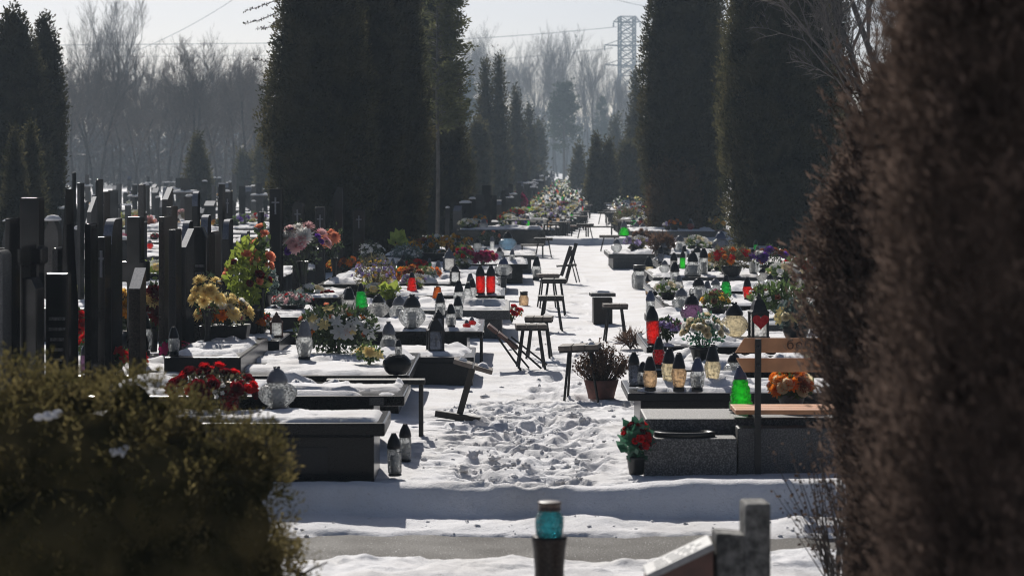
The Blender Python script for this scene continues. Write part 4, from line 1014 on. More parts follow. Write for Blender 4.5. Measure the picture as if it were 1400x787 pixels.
# withered heather bush on the path
def heather():
    p = at(822, 541, 0); s = p.y / F; W = 80 * s; Hh = 74 * s
    ro = root('heather_bush', p, 0, 'withered brown heather bush in a terracotta pot on the path', 'shrub')
    link('pot', MB().lathe([(W * .22, -.02), (W * .24, .03), (W * .30, Hh * .30), (W * .27, Hh * .31), (W * .25, Hh * .26)], 20).mesh('pot', 'pot_terra'), ro)
    r = np.random.default_rng(8); st = MB(); P = []; D = []
    for k in range(150):
        a = r.uniform(0, 6.283); sp = r.random() ** .6
        tip = Vector((math.cos(a) * W * .52 * sp, math.sin(a) * W * .45 * sp, Hh * (1.02 - .42 * sp * sp) * r.uniform(.75, 1.05)))
        b = Vector((tip.x * .3, tip.y * .3, Hh * .22)); mid = (b + tip) / 2 + Vector((tip.x * .12, tip.y * .12, Hh * .02))
        st.tube([b, mid, tip], [.004, .003, .0015], 3, cap=False)
        for t in np.linspace(.35, 1, 16):
            q = b.lerp(mid, t * 2) if t < .5 else mid.lerp(tip, t * 2 - 1)
            P.append(np.array(q) + r.normal(size=3) * .006); D.append(r.normal(size=3) + np.array([0, 0, .6]))
    link('stems', st.mesh('stems', 'leaf_dry'), ro)
    V, Q = leaves(np.array(P), np.array(D), r.uniform(.014, .03, len(P)), .4, r)
    link('foliage', np_mesh('foliage', V, Q, 'leaf_dry'), ro)
heather()

# ================================================================== STOOLS, BENCHES, STANDS
def stool(px, pys, wpx, pyf, label, wood='wood_grey', planks=3, yaw=0, tilt=0, group=None, snow=False, d=.26):
    p = at(px, pyf, 0); s = p.y / F; w = wpx * s; zs = H - (pys - HY) * s
    p.z = gz(p.x, p.y)
    r = root('stool', p, R(yaw), label, 'stool', group, rot=(0, R(tilt), R(yaw)))
    for i in range(planks):
        x = (i - (planks - 1) / 2) * w / planks
        link('plank', MB().box((x, 0, zs - .02), (w / planks * .93, d, .04)).mesh('plank', wood, .006), r)
    link('rail', MB().box((0, -d * .3, zs - .05), (w * .96, .03, .025)).box((0, d * .3, zs - .05), (w * .96, .03, .025)).mesh('rail', 'iron'), r)
    for sx in (-1, 1):
        for sy in (-1, 1):
            link('leg', MB().bar((sx * w * .25, sy * d * .25, zs - .04), (sx * w * .44, sy * d * .48, -.04), .016).mesh('leg', 'iron'), r)
    if snow: link('snow_cover', snow_cover(61, w, d), r, (0, 0, zs))
    return r
stool(726, 440, 43, 501, 'weathered three-plank stool at the slab end, in front of its twin', yaw=4)
stool(737, 430, 38, 487, 'weathered stool half hidden behind a similar one at slab end', yaw=-6)
stool(753, 402, 35, 449, 'dark slatted stool in the middle of a row along the path', wood='wood_dark', yaw=3)
stool(758, 379, 34, 428, 'thin-topped dark stool just below the folded chair', wood='wood_dark', yaw=-4, planks=2)
stool(749, 373, 30, 420, 'mossy stool pushed behind the dark thin-topped one', planks=4, yaw=8)
stool(797, 460, 56, 542, 'snow-capped three-plank stool leaning beside the withered heather', yaw=-8, tilt=-3, snow=True, d=.3)
stool(841, 414, 34, 464, 'small stool with three rounded slats before the stone stand', yaw=5, d=.2)
stool(700, 345, 22, 372, 'low dark stool standing among lanterns by the crossing', wood='wood_dark')
stool(743, 325, 26, 352, 'dark stool at the path edge beyond the crossing', wood='wood_dark')
stool(833, 320, 28, 342, 'flat pale-topped stool right of the path beyond the crossing', wood='wood_grey')
stool(826, 289, 18, 305, 'distant stool right of the path near the dark thujas', wood='wood_dark')
stool(840, 290, 18, 306, 'distant stool by the lantern-covered graves near the dark thujas', wood='wood_dark')
stool(795, 279, 16, 293, 'distant dark stool on the bright snow left of the path', wood='wood_dark')
stool(800, 313, 24, 333, 'dark stool in the far path beside pale-topped one', wood='wood_dark')
# fallen stool
p = at(690, 503, 0); s = p.y / F
r_ = root('stool', (p.x, p.y, .01), 0, 'reddish stool tipped over with its legs splayed in snow', 'stool')
a_ = R(-38)
def rot2(x, z, a=a_): return (x * math.cos(a) - z * math.sin(a), x * math.sin(a) + z * math.cos(a))
for i in range(3):
    x, z = rot2((i - 1) * .125, .0); link('plank', MB().box((0, 0, 0), (.115, .3, .035)).mesh('plank', 'wood_red', .006), r_, (x - .02, 0, z + .30), (0, -a_ * 1.0, 0))
for (sx, sy, ex, ez) in ((-.06, -.1, .16, .0), (-.02, .1, .24, .0), (.03, -.12, .36, .02), (.06, .12, .42, .03)):
    link('leg', MB().bar((sx, sy, .29), (ex, sy * 1.3, ez - .02), .018).mesh('leg', 'iron'), r_)
# folded chair standing by the crossing
p = at(772, 386, 0); s = p.y / F
r_ = root('folding_chair', (p.x, p.y, 0), 0, 'dark folded wooden chair leaning upright at the path edge', 'chair')
for k, (x0, z0, x1, z1, y) in enumerate([(-.06, .12, .1, .62, -.18), (.02, .0, .2, .66, .16), (.2, .0, .1, .40, -.1), (.26, .0, .13, .5, .12)]):
    link('leg' if k > 1 else 'frame_side', MB().bar((x0, y, z0), (x1, y, z1), .035 if k < 2 else .02, .06 if k < 2 else .02).mesh('bar', 'wood_dark'), r_)
link('seat', MB().bar((-.14, 0, .28), (.2, 0, .30), .36, .025).mesh('seat', 'wood_dark'), r_)
link('backrest', MB().bar((-.02, 0, .2), (.16, 0, .6), .04, .02).bar((-.05, 0.02, .13), (.12, 0.02, .55), .24, .02).mesh('backrest', 'wood_dark'), r_)
# T-shaped stand
p = at(625, 573, 0); s = p.y / F
r_ = root('bird_table', (p.x, p.y, 0), 0, 'leaning T-shaped wooden stand with a snowy double plank on top', 'stand')
top = at_depth(646, 503, p.y) - Vector((p.x, p.y, 0))
link('post', MB().bar((0, 0, -.03), top, .055, .05).mesh('post', 'wood_dark', .004), r_)
link('foot', MB().bar((-.17, -.02, .05), (.18, -.08, .0), .05, .05).mesh('foot', 'wood_dark', .004), r_)
for i, dx in enumerate((-.075, .085)):
    link('plank', MB().box((0, 0, 0), (.15, .24, .035)).mesh('plank', 'wood_grey', .005), r_, top + Vector((dx, 0, .02 - dx * .3)), (0, R(16), 0))
    link('snow_cover', snow_cover(64 + i, .14, .2), r_, top + Vector((dx, 0, .039 - dx * .3)), (0, R(16), 0))
# stone stand
p = at(824, 441, 0); s = p.y / F
r_ = root('stone_stand', (p.x, p.y + .12, 0), R(3), 'brownish stone block stand with overhanging top slab', 'stand')
h_ = (441 - 403) * s
link('block', MB().box((0, 0, h_ / 2 - .04), (26 * s, .22, h_ + .0)).mesh('block', 'brown_granite', .008), r_)
link('top_slab', MB().box((0, 0, h_ + .0), (34 * s, .3, .045)).mesh('top_slab', 'grey_granite', .008), r_)
link('snow_cover', snow_cover(66, 33 * s, .28), r_, (0, 0, h_ + .024))
# thin rail bench beside the second grave
def bench(pxa, pxb, pyt, pyf, label, wood='wood_dark', leg='iron', d=.3, group=None, legpx=None, back=0):
    Y = F * H / (pyf - HY); s = Y / F; x0 = (pxa - CX) * s; x1 = (pxb - CX) * s; zt = H - (pyt - HY) * s
    r = root('bench', ((x0 + x1) / 2, Y, 0), 0, label, 'bench', group); w = x1 - x0
    for i in (-1, 0, 1):
        link('plank', MB().box((0, i * d / 3 + d * .3, zt - .02), (w, d / 3 * .92, .035)).mesh('plank', wood, .005), r)
    for sx in (-1, 1):
        for yy in (0.0, d * .75):
            link('leg', MB().bar((sx * (w / 2 - .03), yy, zt - .04), (sx * (w / 2 - .03), yy, -.03), .03).mesh('leg', leg), r)
        link('crossbar', MB().box((sx * (w / 2 - .03), d * .37, zt - .055), (.03, d * .8, .03)).mesh('crossbar', leg), r)
    return r
bench(446, 581, 518, 598, 'long thin dark rail bench in front of the snowy double grave', d=.12)
bench(560, 662, 453, 496, 'dark plank bench under the big clear globe lantern', d=.24)
bench(716, 760, 302, 322, 'dark bench left of the path well beyond the crossing', group=None, d=.3)
bench(752, 790, 290, 305, 'dark bench left of the path, next beyond another', d=.3)
bench(690, 750, 300, 331, 'long black bench among lanterns on the left graves beyond the crossing', d=.35)
bench(712, 744, 334, 352, 'low black bench close to the crossing snow bank', d=.3)
bench(735, 778, 283, 300, 'black bench in the thick of the far left graves', d=.3)
bench(780, 806, 308, 330, 'pale-edged narrow bench jutting into the far path', wood='wood_red', d=.3)
bench(932, 1003, 314, 330, 'reddish topped bench right of the pale blue flower dome', wood='wood_red', d=.3)
bench(838, 866, 272, 286, 'black bench in front of the far dark thujas', d=.3)
bench(800, 838, 309, 328, 'low dark bench beside the pale-topped stool', d=.3)

# wooden bench with iron frame (seen from behind)
p = at(1030, 650, 0); Y = p.y; s = Y / F
r_ = root('wooden_bench', (p.x, Y, 0), 0, 'varnished brown plank bench on a black iron frame', 'bench')
L = 1.75; x0 = (1008 - CX) * s - p.x
def zz(py): return H - (py - HY) * s
def slat(name, za, zb, y, ch, tilt):
    h = za - zb
    poly = [(x0 + ch[0], 0), (x0 + L, 0), (x0 + L, h), (x0 + ch[1], h)]
    return link(name, MB().prism(poly, 0, .03).mesh(name, 'wood_bench', .004), r_, (0, y, zb), (tilt, 0, 0))
slat('back_plank', zz(462), zz(482), .03, (-.01, .05), R(-8))
slat('back_plank', zz(490), zz(509), .05, (.05, -.0), R(-8))
for i in range(3):
    link('seat_plank', MB().box((x0 + L / 2, .18 + i * .13, zz(566)), (L, .115, .03)).mesh('seat_plank', 'wood_bench', .004), r_)
for xx in (0.03, 1.45):
    link('frame', MB().bar((xx, .02, zz(648)), (xx, .02, zz(566)), .04, .02).bar((xx, .018, zz(566)), (xx, -.008, zz(463)), .04, .016)
         .bar((xx, .0, zz(570)), (xx, .5, zz(570)), .03, .02).bar((xx, .48, zz(570)), (xx, .5, zz(648)), .03, .02).mesh('frame', 'iron'), r_)
    for py in (474, 499):
        link('bolt', MB().lathe([(.009, 0), (.009, .006), (0, .009)], 8).mesh('bolt', 'steel'), r_, (xx, -.022, zz(py)), (R(90), 0, 0))
cu = bpy.data.curves.new('lettering', 'FONT'); cu.body = 'боб'; cu.size = .085; cu.extrude = .002; cu.space_character = 1.15
to = bpy.data.objects.new('lettering', cu); COL.objects.link(to); cu.materials.append(M['ink'])
_dg = bpy.context.evaluated_depsgraph_get(); _me = bpy.data.meshes.new_from_object(to.evaluated_get(_dg)); bpy.data.objects.remove(to)
to = link('lettering', _me)
to.parent = r_; to.location = ((1076 - CX) * s - p.x, .024, zz(480) + .012); to.rotation_euler = (R(82), 0, 0)

# ================================================================== NEAR PLANE: teal lantern on a vase, stone cross with tablet, angel
Y = 8.6; s = Y / F
p = at_depth(751, 732, Y)
rz_ = root('stone_vase', (p.x, p.y, -.06), 0, 'slim dark stone vase pillar rising from the near snow', 'vase')
h = p.z + .06
link('column', MB().lathe([(.11, 0), (.11, .05), (.075, .09), (.058, .3), (.054, h - .12), (.06, h - .05), (.066, h - .012), (.066, h), (.05, h)], 24).mesh('column', 'brown_granite'), rz_)
link('foot', MB().box((0, 0, .0), (.3, .3, .1)).mesh('foot', 'brown_granite', .01), rz_)
lr = lantern(751, 732, 47, 'open', 'teal', 'teal glass candle jar with brown pierced rim on the stone vase', 'lid_brown', z=p.z)
lr.scale = (lr.scale[0] * 1.25, lr.scale[1] * 1.25, lr.scale[2])
Y = 8.2; s = Y / F
def zs_(py): return H - (py - HY) * s
xc = (1032 - CX) * s
r_ = root('gravestone', (xc, Y, -.06), R(4), 'weathered lichen-grey concrete stone with a stepped shoulder near the road', 'gravestone')
w = 35 * s
link('post', MB().box((0, 0, (zs_(684) + .06) / 2), (w, .14, zs_(684) + .06)).mesh('post', 'old_concrete', .012), r_)
link('shoulder', MB().prism([(-.145, 0), (-w / 2 + .002, 0), (-w / 2 + .002, zs_(727) + .06), (-.145, zs_(724) + .06)], -.06, .06).mesh('shoulder', 'old_concrete', .008), r_)
link('footing', MB().box((-.03, 0, .03), (.4, .3, .2)).mesh('footing', 'old_concrete', .01), r_)
# sloped tablet on a brown block
c0 = at_depth(975, 745, 8.1); c1 = at_depth(884, 788, 8.1)
r_ = root('name_tablet', (c0.x - .12, 8.1, -.06), 0, 'brown sloped block bearing a pale tablet with faint lines of lettering', 'plaque')
def lp(v): return (v.x - (c0.x - .12), v.z + .06)
a0, a1 = lp(c0), lp(c1)
link('block', MB().prism([(a1[0], 0), (a0[0], 0), (a0[0], a0[1] - .012), (a1[0], a1[1] - .012)], -.02, .17).mesh('block', 'wood_red', .006), r_)
dx, dz = a0[0] - a1[0], a0[1] - a1[1]; ln = math.hypot(dx, dz); ang = math.atan2(dz, dx)
tb = link('tablet', MB().box((0, 0, 0), (ln, .20, .024)).mesh('tablet', 'pale_stone', .004), r_, ((a0[0] + a1[0]) / 2, .07, (a0[1] + a1[1]) / 2 + .001), (0, -ang, 0))
mb = MB()
rr = random.Random(2)
for ln_ in range(3):
    x = -ln / 2 + .04
    while x < ln / 2 - .05:
        ww = rr.uniform(.012, .05)
        mb.box((x + ww / 2, -.06 + ln_ * .055, .0135), (ww, .018, .003)); x += ww + .012
link('lettering', mb.mesh('lettering', 'letter_dark'), tb)

# angel figurine on the juniper's far side
p = at(16, 500, .322); s = p.y / F
def angel():
    r = root('angel_figurine', p, R(20), 'small white angel figurine beside the block cross', 'figurine')
    hgt = 44 * s
    prof = [(.26, 0), (.28, .05), (.22, .3), (.16, .5), (.2, .6), (.13, .7), (.09, .73), (.15, .8), (.17, .88), (.13, .97), (.04, 1.0), (0, 1.0)]
    b = MB(); b.lathe(prof, 24)
    b.tube([(.17, -.02, .62), (.24, -.12, .5), (.06, -.2, .5)], [.07, .06, .04], 8); b.tube([(-.17, -.02, .62), (-.24, -.12, .5), (-.06, -.2, .5)], [.07, .06, .04], 8)
    for sx in (-1, 1): b.lathe([(0, -.02), (.02, -.012), (.024, 0), (.02, .012), (0, .02)], 8, c=(sx * .06, -.155, .885))
    b.tube([(0, -.16, .88), (0, -.185, .86)], [.02, .014], 6)
    link('body', b.mesh('body', 'white_plaster'), r, sc=hgt)
    for sx in (-1, 1):
        w = MB(); w.prism([(0, .45), (sx * .2, .38), (sx * .36, .6), (sx * .38, .85), (sx * .26, .92), (sx * .08, .72)], .1, .15)
        link('wing', w.mesh('wing', 'white_plaster', .015), r, sc=hgt)
angel()

# white label on the second grave's rim and red leftovers on the first
sl = bpy.data.objects['grave.001']
y0 = SLABS[1][2]
xl = (515 - CX) * y0 / F - sl.location.x
link('name_label', MB().box((0, 0, 0), (.10, .004, .05)).mesh('name_label', 'grey_granite', .001), sl, (xl, y0 - sl.location.y - .003, .362))
# framed panel in the base of the first grave, and engraved tablet lines on the low black tablet
g0 = bpy.data.objects['grave']
link('panel', MB().box((.35, SLABS[0][2] - g0.location.y + .036, .13), (.78, .012, .17)).mesh('panel', 'dark_granite', .004), g0)

# ================================================================== CONIFERS
def thuja_mesh(h, rad, n, leaf, seed, mats, base_bare=.0, prof=None, loose=0, brown=None, core=.80, asp=.22):
    r = np.random.default_rng(seed)
    prof = prof or (lambda t: np.minimum(1, ((1 - t) / .38)) ** .62 * (.78 + .22 * np.minimum(1, t / .18)))
    per = 12; nc = n // per
    t = r.random(nc * 2); keep = r.random(nc * 2) < (prof(t) * .9 + .12); t = t[keep][:nc]; nc = len(t)
    a = r.uniform(0, 2 * math.pi, nc)
    lump = 1 + .26 * (fbm(np.cos(a) * 2 + 5 + np.sin(a) * 1.7, t * h * .9 + np.sin(a) * 2, seed, 3) - .5) + .10 * np.sin(a * 3 + seed) * .6
    npl = max(9, int(rad * 16)); ph = a * npl / 2 / math.pi; tz = t * h * .8 + 3.7 * np.floor(ph * .5 + .3 * np.sin(t * h))
    plume = 1 + .15 * (np.abs(np.sin(ph * math.pi + .5 * np.sin(t * h * 1.3))) - .6) + .12 * (fbm(ph * .9, t * h * .55 + 7, seed + 3, 2) - .5)
    lump = lump * plume
    rr = rad * prof(t) * lump * (.84 + .2 * r.random(nc) ** 1.5 + loose * r.random(nc) ** 3)
    z = base_bare * h + t * h * (1 - base_bare)
    C = np.stack([rr * np.cos(a), rr * np.sin(a), z], -1)
    out = np.stack([np.cos(a), np.sin(a), np.full(nc, 1.3)], -1)
    P = np.repeat(C, per, 0) + r.normal(size=(nc * per, 3)) * leaf * np.array([.7, .7, 1.1])
    D = np.repeat(unit(out), per, 0) + r.normal(size=(nc * per, 3)) * .45
    V, Q = leaves(P, D, leaf * r.uniform(.7, 1.6, len(P)), asp, r)
    # inner body
    na, nt = 28, 26
    tt = np.linspace(0, 1, nt); aa = np.linspace(0, 2 * math.pi, na, endpoint=False)
    T, A = np.meshgrid(tt, aa, indexing='ij')
    lu = 1 + .26 * (fbm(np.cos(A) * 2 + 5 + np.sin(A) * 1.7, T * h * .9 + np.sin(A) * 2, seed, 3) - .5) + .10 * np.sin(A * 3 + seed) * .6
    RR = rad * prof(T) * lu * core + .01
    cv = np.stack([RR * np.cos(A), RR * np.sin(A), base_bare * h + T * h * (1 - base_bare) * .985], -1).reshape(-1, 3)
    i = np.arange(nt - 1)[:, None] * na + np.arange(na)[None]; j = np.arange(nt - 1)[:, None] * na + (np.arange(na)[None] + 1) % na
    cq = np.stack([i, j, j + na, i + na], -1).reshape(-1, 4)
    V, Q, mi = merge((V, Q, 0), (cv, cq, 0))
    return np_mesh('crown', V, Q, mats)
_th = {}
def thuja(px, pyt, Y, wpx, label, proto=0, mat='thuja', name='thuja_tree', group=None, n=9000, leaf=None, bare=.0, prof=None, loose=0, zb=0, core=.80, depth=1.0, asp=.22, twigs=0):
    s = Y / F; x = (px - CX) * s; h = H - (pyt - HY) * s; w = wpx * s / 2
    r = root(name, (x, Y, zb), random.uniform(0, 6.28), label, 'tree', group)
    me = thuja_mesh(h, w, n, leaf or max(.045, .0013 * Y), int(px * 7 + Y), mat, bare, prof, loose, core=core, asp=asp)
    link('crown', me, r)
    if twigs:
        q = np.random.default_rng(int(px)); tm = MB(); P = []; D = []
        for k in range(twigs):
            a = q.uniform(0, 6.283); t = q.uniform(.0, .93); R_ = w * float(prof(np.array([t]))[0])
            b = Vector((math.cos(a) * R_ * .6, math.sin(a) * R_ * .6, t * h)); L = w * q.uniform(.45, .95)
            tip = b + Vector((math.cos(a) * L * .85, math.sin(a) * L * .85, L * q.uniform(.3, 1.3))); mid = b.lerp(tip, .5) + Vector((0, 0, -.06 * L))
            tm.tube([b, mid, tip], [.006, .004, .0015], 3, cap=False)
            for f in np.linspace(.3, 1, 12):
                c = b.lerp(mid, f * 2) if f < .5 else mid.lerp(tip, f * 2 - 1)
                for _ in range(3): P.append(np.array(c) + q.normal(size=3) * .012); D.append(np.array(tip - b) * 1.5 + q.normal(size=3) * .25)
        V, Q = leaves(np.array(P), np.array(D), q.uniform(.015, .04, len(P)), .14, q)
        V, Q, mi = merge((V, Q, 0), (np.array(tm.v), np.array(tm.f), 0))
        link('twig', np_mesh('twig', V, Q, 'thuja_brown'), r)
    link('trunk', MB().tube([(0, 0, -.1), (0, 0, h * .3), (0, 0, h * .75)], [min(.14, w * .25), min(.1, w * .18), .03], 8).mesh('trunk', 'bark'), r)
    return r
column = lambda t: (.70 + .30 * np.clip(t / .34, 0, 1) ** .8) * np.clip((1 - t) / .66, 0, 1) ** .5
spire = lambda t: np.clip((1 - t) / .72, 0, 1) ** .8 * (.85 + .15 * np.minimum(1, t / .15))
T_ = thuja
T_(437, -210, 44, 150, 'broad dark thuja, the widest of the dense block behind the black stones', n=60000, core=.84, prof=column)
T_(500, -190, 47, 100, 'dark thuja in the middle of the dense block', n=36000, core=.84, prof=column)
T_(546, -120, 50, 78, 'slim thuja with sunlit rim at the path side of the dense block', n=30000, core=.84, prof=column)
T_(470, -260, 52, 110, 'tall thuja filling the back of the dense block', n=20000, core=.84, prof=column)
T_(590, -110, 66, 98, 'tall shaggy thuja standing behind the thin pale trunk', n=22000, core=.84, prof=spire)
T_(614, 150, 70, 60, 'short round thuja at the foot of the thin pale trunk', n=9000, prof=lambda t: np.minimum(1, ((1 - t) / .5)) ** .5 * (.85 + .15 * np.minimum(1, t / .2)))
T_(654, 163, 100, 30, 'blunt thuja just beyond the thin pale trunk', n=6000)
T_(664, 82, 112, 27, 'left spire of a twin-topped thuja in haze', n=6000, prof=spire)
T_(682, 74, 112, 27, 'taller right spire of a twin-topped thuja in haze', n=6000, prof=spire)
T_(706, 120, 130, 25, 'single pointed thuja right of the twin spires', n=5000, prof=spire)
T_(724, 150, 150, 15, 'narrow hazy thuja next along the avenue', n=3500, prof=spire)
T_(736, 165, 180, 13, 'hazy blunt conifer at the avenue end', n=3000)
T_(791, 203, 150, 17, 'small pointed thuja right of the far path', n=3000, prof=spire)
T_(815, 187, 98, 24, 'taller half of a small dark thuja pair', n=5000, prof=spire)
T_(832, 195, 98, 23, 'shorter half of a small dark thuja pair', n=5000, prof=spire)
T_(860, 195, 102, 42, 'wide dark thuja under a tall spire', n=6000)
T_(870, 99, 118, 28, 'tall thuja spire beside the power pylon', n=5500, prof=spire)
T_(842, 160, 200, 15, 'pale hazy thuja far behind the dark pair', n=2500)
T_(932, -190, 62, 112, 'huge dark thuja left of the biggest one', n=48000, core=.84, prof=column)
T_(965, -120, 70, 70, 'dark thuja squeezed between the two huge ones', n=20000, core=.84, prof=column)
T_(922, 222, 61, 66, 'stumpy brown-edged thuja bush under the huge dark one', mat='thuja_dead', n=8000, prof=lambda t: np.minimum(1, ((1 - t) / .25)) ** .5)
T_(1062, -240, 48, 168, 'biggest dark thuja towering over the graves near the bench', n=66000, core=.84, prof=column)
T_(1120, -130, 52, 100, 'dark thuja at the shoulder of the biggest one', n=30000, core=.84, prof=column)
T_(18, 10, 52, 92, 'tall dark thuja at the very edge of the picture', n=26000, core=.88)
T_(62, 22, 54, 54, 'tall slim thuja next to the edge one', n=18000, core=.88)
T_(20, 176, 44, 44, 'small pointed thuja in front of the edge trees', n=7000, leaf=.06, prof=spire)
T_(42, 165, 46, 46, 'small dark thuja behind the pointed one', n=7000, leaf=.06, prof=spire)
T_(270, 185, 95, 46, 'bushy dark conifer with pointed top among far stones', n=6000, prof=lambda t: (1 - t) ** .8 * (.8 + .2 * np.minimum(1, t / .1)), loose=.25)
T_(331, 207, 125, 14, 'left one of two tiny distant thujas', n=1800)
T_(344, 211, 125, 15, 'right one of two tiny distant thujas', n=1800)
T_(367, 172, 105, 34, 'distant thuja half hidden by the dense block', n=4500)
# near brown thujas
nearprof = lambda t: np.where(t > .68, np.clip((1 - t) / .32, 0, 1) ** .75, np.where(t > .58, 1.0, .2 + .8 * np.clip(t / .58, 0, 1) ** 1.25))
colprof = lambda t: np.minimum(1, ((1 - t) / .2)) ** .6 * (.9 + .1 * np.minimum(1, t / .3))
T_(1236, 58, 9.6, 196, 'reddish brown winter thuja with loose twigs beside the bench', mat='thuja_brown', n=80000, leaf=.036, loose=.42, prof=nearprof, core=.5, zb=-.06, asp=.12, twigs=420)
T_(1290, -40, 7.6, 200, 'broad russet thuja filling the notch between loose one and picture edge', mat='thuja_brown', n=70000, leaf=.034, loose=.3, prof=spire, core=.7, zb=-.06, asp=.12, twigs=200)
T_(1456, -900, 5.3, 440, 'out-of-focus brown thuja filling the picture edge', mat='thuja_brown', n=120000, leaf=.028, loose=.16, prof=colprof, core=.84, zb=-.06, asp=.12, twigs=300)

# loose brown twigs at the foot of the brown thuja (own shrub)
def twig_shrub(px, py, Y, wpx, hpx, label, seed=4):
    s = Y / F; r = np.random.default_rng(seed); W = wpx * s; Hh = hpx * s
    ro = root('dry_shrub', ((px - CX) * s, Y, -.1), 0, label, 'shrub')
    st = MB(); P = []; D = []
    for k in range(120):
        a = r.uniform(0, 6.283); b = Vector((math.cos(a) * W * .2, math.sin(a) * .1, 0))
        tip = Vector((r.normal() * W * .45, r.normal() * .2, Hh * r.uniform(.45, 1.0)))
        mid = b.lerp(tip, .5) + Vector((r.normal() * .02, r.normal() * .02, .02))
        st.tube([b, mid, tip], [.005, .0035, .0015], 3, cap=False)
        for t in np.linspace(.4, 1, 10):
            q = mid.lerp(tip, t); P.append(np.array(q) + r.normal(size=3) * .012); D.append(r.normal(size=3) + np.array([0, 0, .4]))
    link('stems', st.mesh('stems', 'twig'), ro)
    V, Q = leaves(np.array(P), np.array(D), r.uniform(.012, .03, len(P)), .3, r)
    link('foliage', np_mesh('foliage', V, Q, 'thuja_brown'), ro)
twig_shrub(1165, 700, 10.4, 110, 300, 'thin tangle of brown twigs at the foot of the brown thuja')

# ================================================================== JUNIPER BUSH (near, left)
def juniper():
    Y = 8.2; s = Y / F; r = np.random.default_rng(21)
    blobs = []
    for (px, py, rp, dy) in [(-20, 640, 150, .1), (60, 610, 110, 0), (30, 560, 75, .15), (130, 620, 105, -.1), (185, 585, 80, .1), (215, 660, 110, -.15), (265, 640, 85, 0), (330, 630, 55, .05), (310, 690, 80, -.1),
                             (120, 740, 150, -.2), (260, 760, 120, -.15), (345, 770, 55, 0), (0, 760, 140, -.1), (365, 740, 25, .1), (175, 530, 32, .1), (345, 600, 30, 0), (90, 540, 40, .1), (250, 575, 36, .05), (375, 790, 30, 0)]:
        blobs.append((np.array([(px - CX) * s, Y + dy, H - (py + 24 - HY) * s]), rp * s))
    for x in np.arange(-2.1, -.9, .3):
        blobs.append((np.array([x, Y, .25]), .34))
    ctr = np.array([(150 - CX) * s, Y, .1])
    ro = root('juniper_bush', ctr, 0, 'big out-of-focus golden-green juniper bush in the near corner', 'bush')
    Vs = []; per = 16
    for c, R_ in blobs:
        n = int(1300 + 34000 * R_ * R_)
        nc = n // per
        u = unit(r.normal(size=(nc, 3))); 
        C = c + u * R_ * (.86 + .26 * r.random((nc, 1)) ** 2)
        ok = np.ones(nc, bool)
        for c2, R2 in blobs:
            if c2 is not c: ok &= (np.linalg.norm(C - c2, axis=1) > R2 * .82)
        C = C[ok]; u = u[ok]
        D0 = unit(u + np.array([0, 0, .9]) + r.normal(size=u.shape) * .3)
        k = np.linspace(0, 1, per)[None, :, None]
        P = C[:, None, :] + D0[:, None, :] * k * .075 + r.normal(size=(len(C), per, 3)) * .010
        D = D0[:, None, :] + r.normal(size=P.shape) * .75
        V, Q = leaves(P.reshape(-1, 3) - ctr, D.reshape(-1, 3), r.uniform(.013, .030, len(C) * per), .15, r)
        Vs.append((V, Q, 0))
    # inner dark body
    for c, R_ in blobs:
        m = MB().lathe([(R_ * .8 * math.sin(t), -R_ * .8 * math.cos(t)) for t in np.linspace(0.02, math.pi - .02, 9)], 12, c=tuple(c - ctr))
        q = [f for f in m.f if len(f) == 4]
        Vs.append((np.array(m.v), np.array(q), 0))
    V, Q, mi = merge(*Vs)
    link('foliage', np_mesh('foliage', V, Q, 'juniper'), ro)
    st = MB()
    for k in range(14):
        a = r.uniform(0, 6.28); tip = Vector((r.uniform(-.35, .25), r.normal() * .1, r.uniform(.4, .8)))
        st.tube([(tip.x * .3, tip.y * .3, -.2), tip * .6, tip], [.03, .018, .008], 5)
    link('stem', st.mesh('stem', 'bark'), ro)
    for (px, py, w, h) in [(66, 566, 30, 8), (162, 616, 20, 5)]:
        c = at_depth(px, py, Y - .28)
        mb = MB(); q = random.Random(px); mb.lathe([(w * s * .5, -.01), (w * s * .5, -.002), (0, .002)], 9)
        for _ in range(7):
            ww = w * s * q.uniform(.12, .26); mb.lathe([(ww * .6, -.01), (ww, 0), (ww * .7, h * s * .45), (0, h * s * .6)], 7, c=(q.uniform(-.45, .45) * w * s, q.uniform(-.05, .05), q.uniform(-.012, .008)))
        link('snow_patch', mb.mesh('snow_patch', 'snow'), ro, c - Vector(ctr))
    br = MB(); 
    for (p0, p1) in [((405, 790), (448, 768)), ((400, 780), (428, 790))]:
        a = at_depth(*p0, Y) - Vector(ctr); b = at_depth(*p1, Y) - Vector(ctr)
        br.tube([a, a.lerp(b, .5) + Vector((0, 0, .005)), b], [.006, .005, .003], 5)
    link('twig', br.mesh('twig', 'twig'), ro)
juniper()

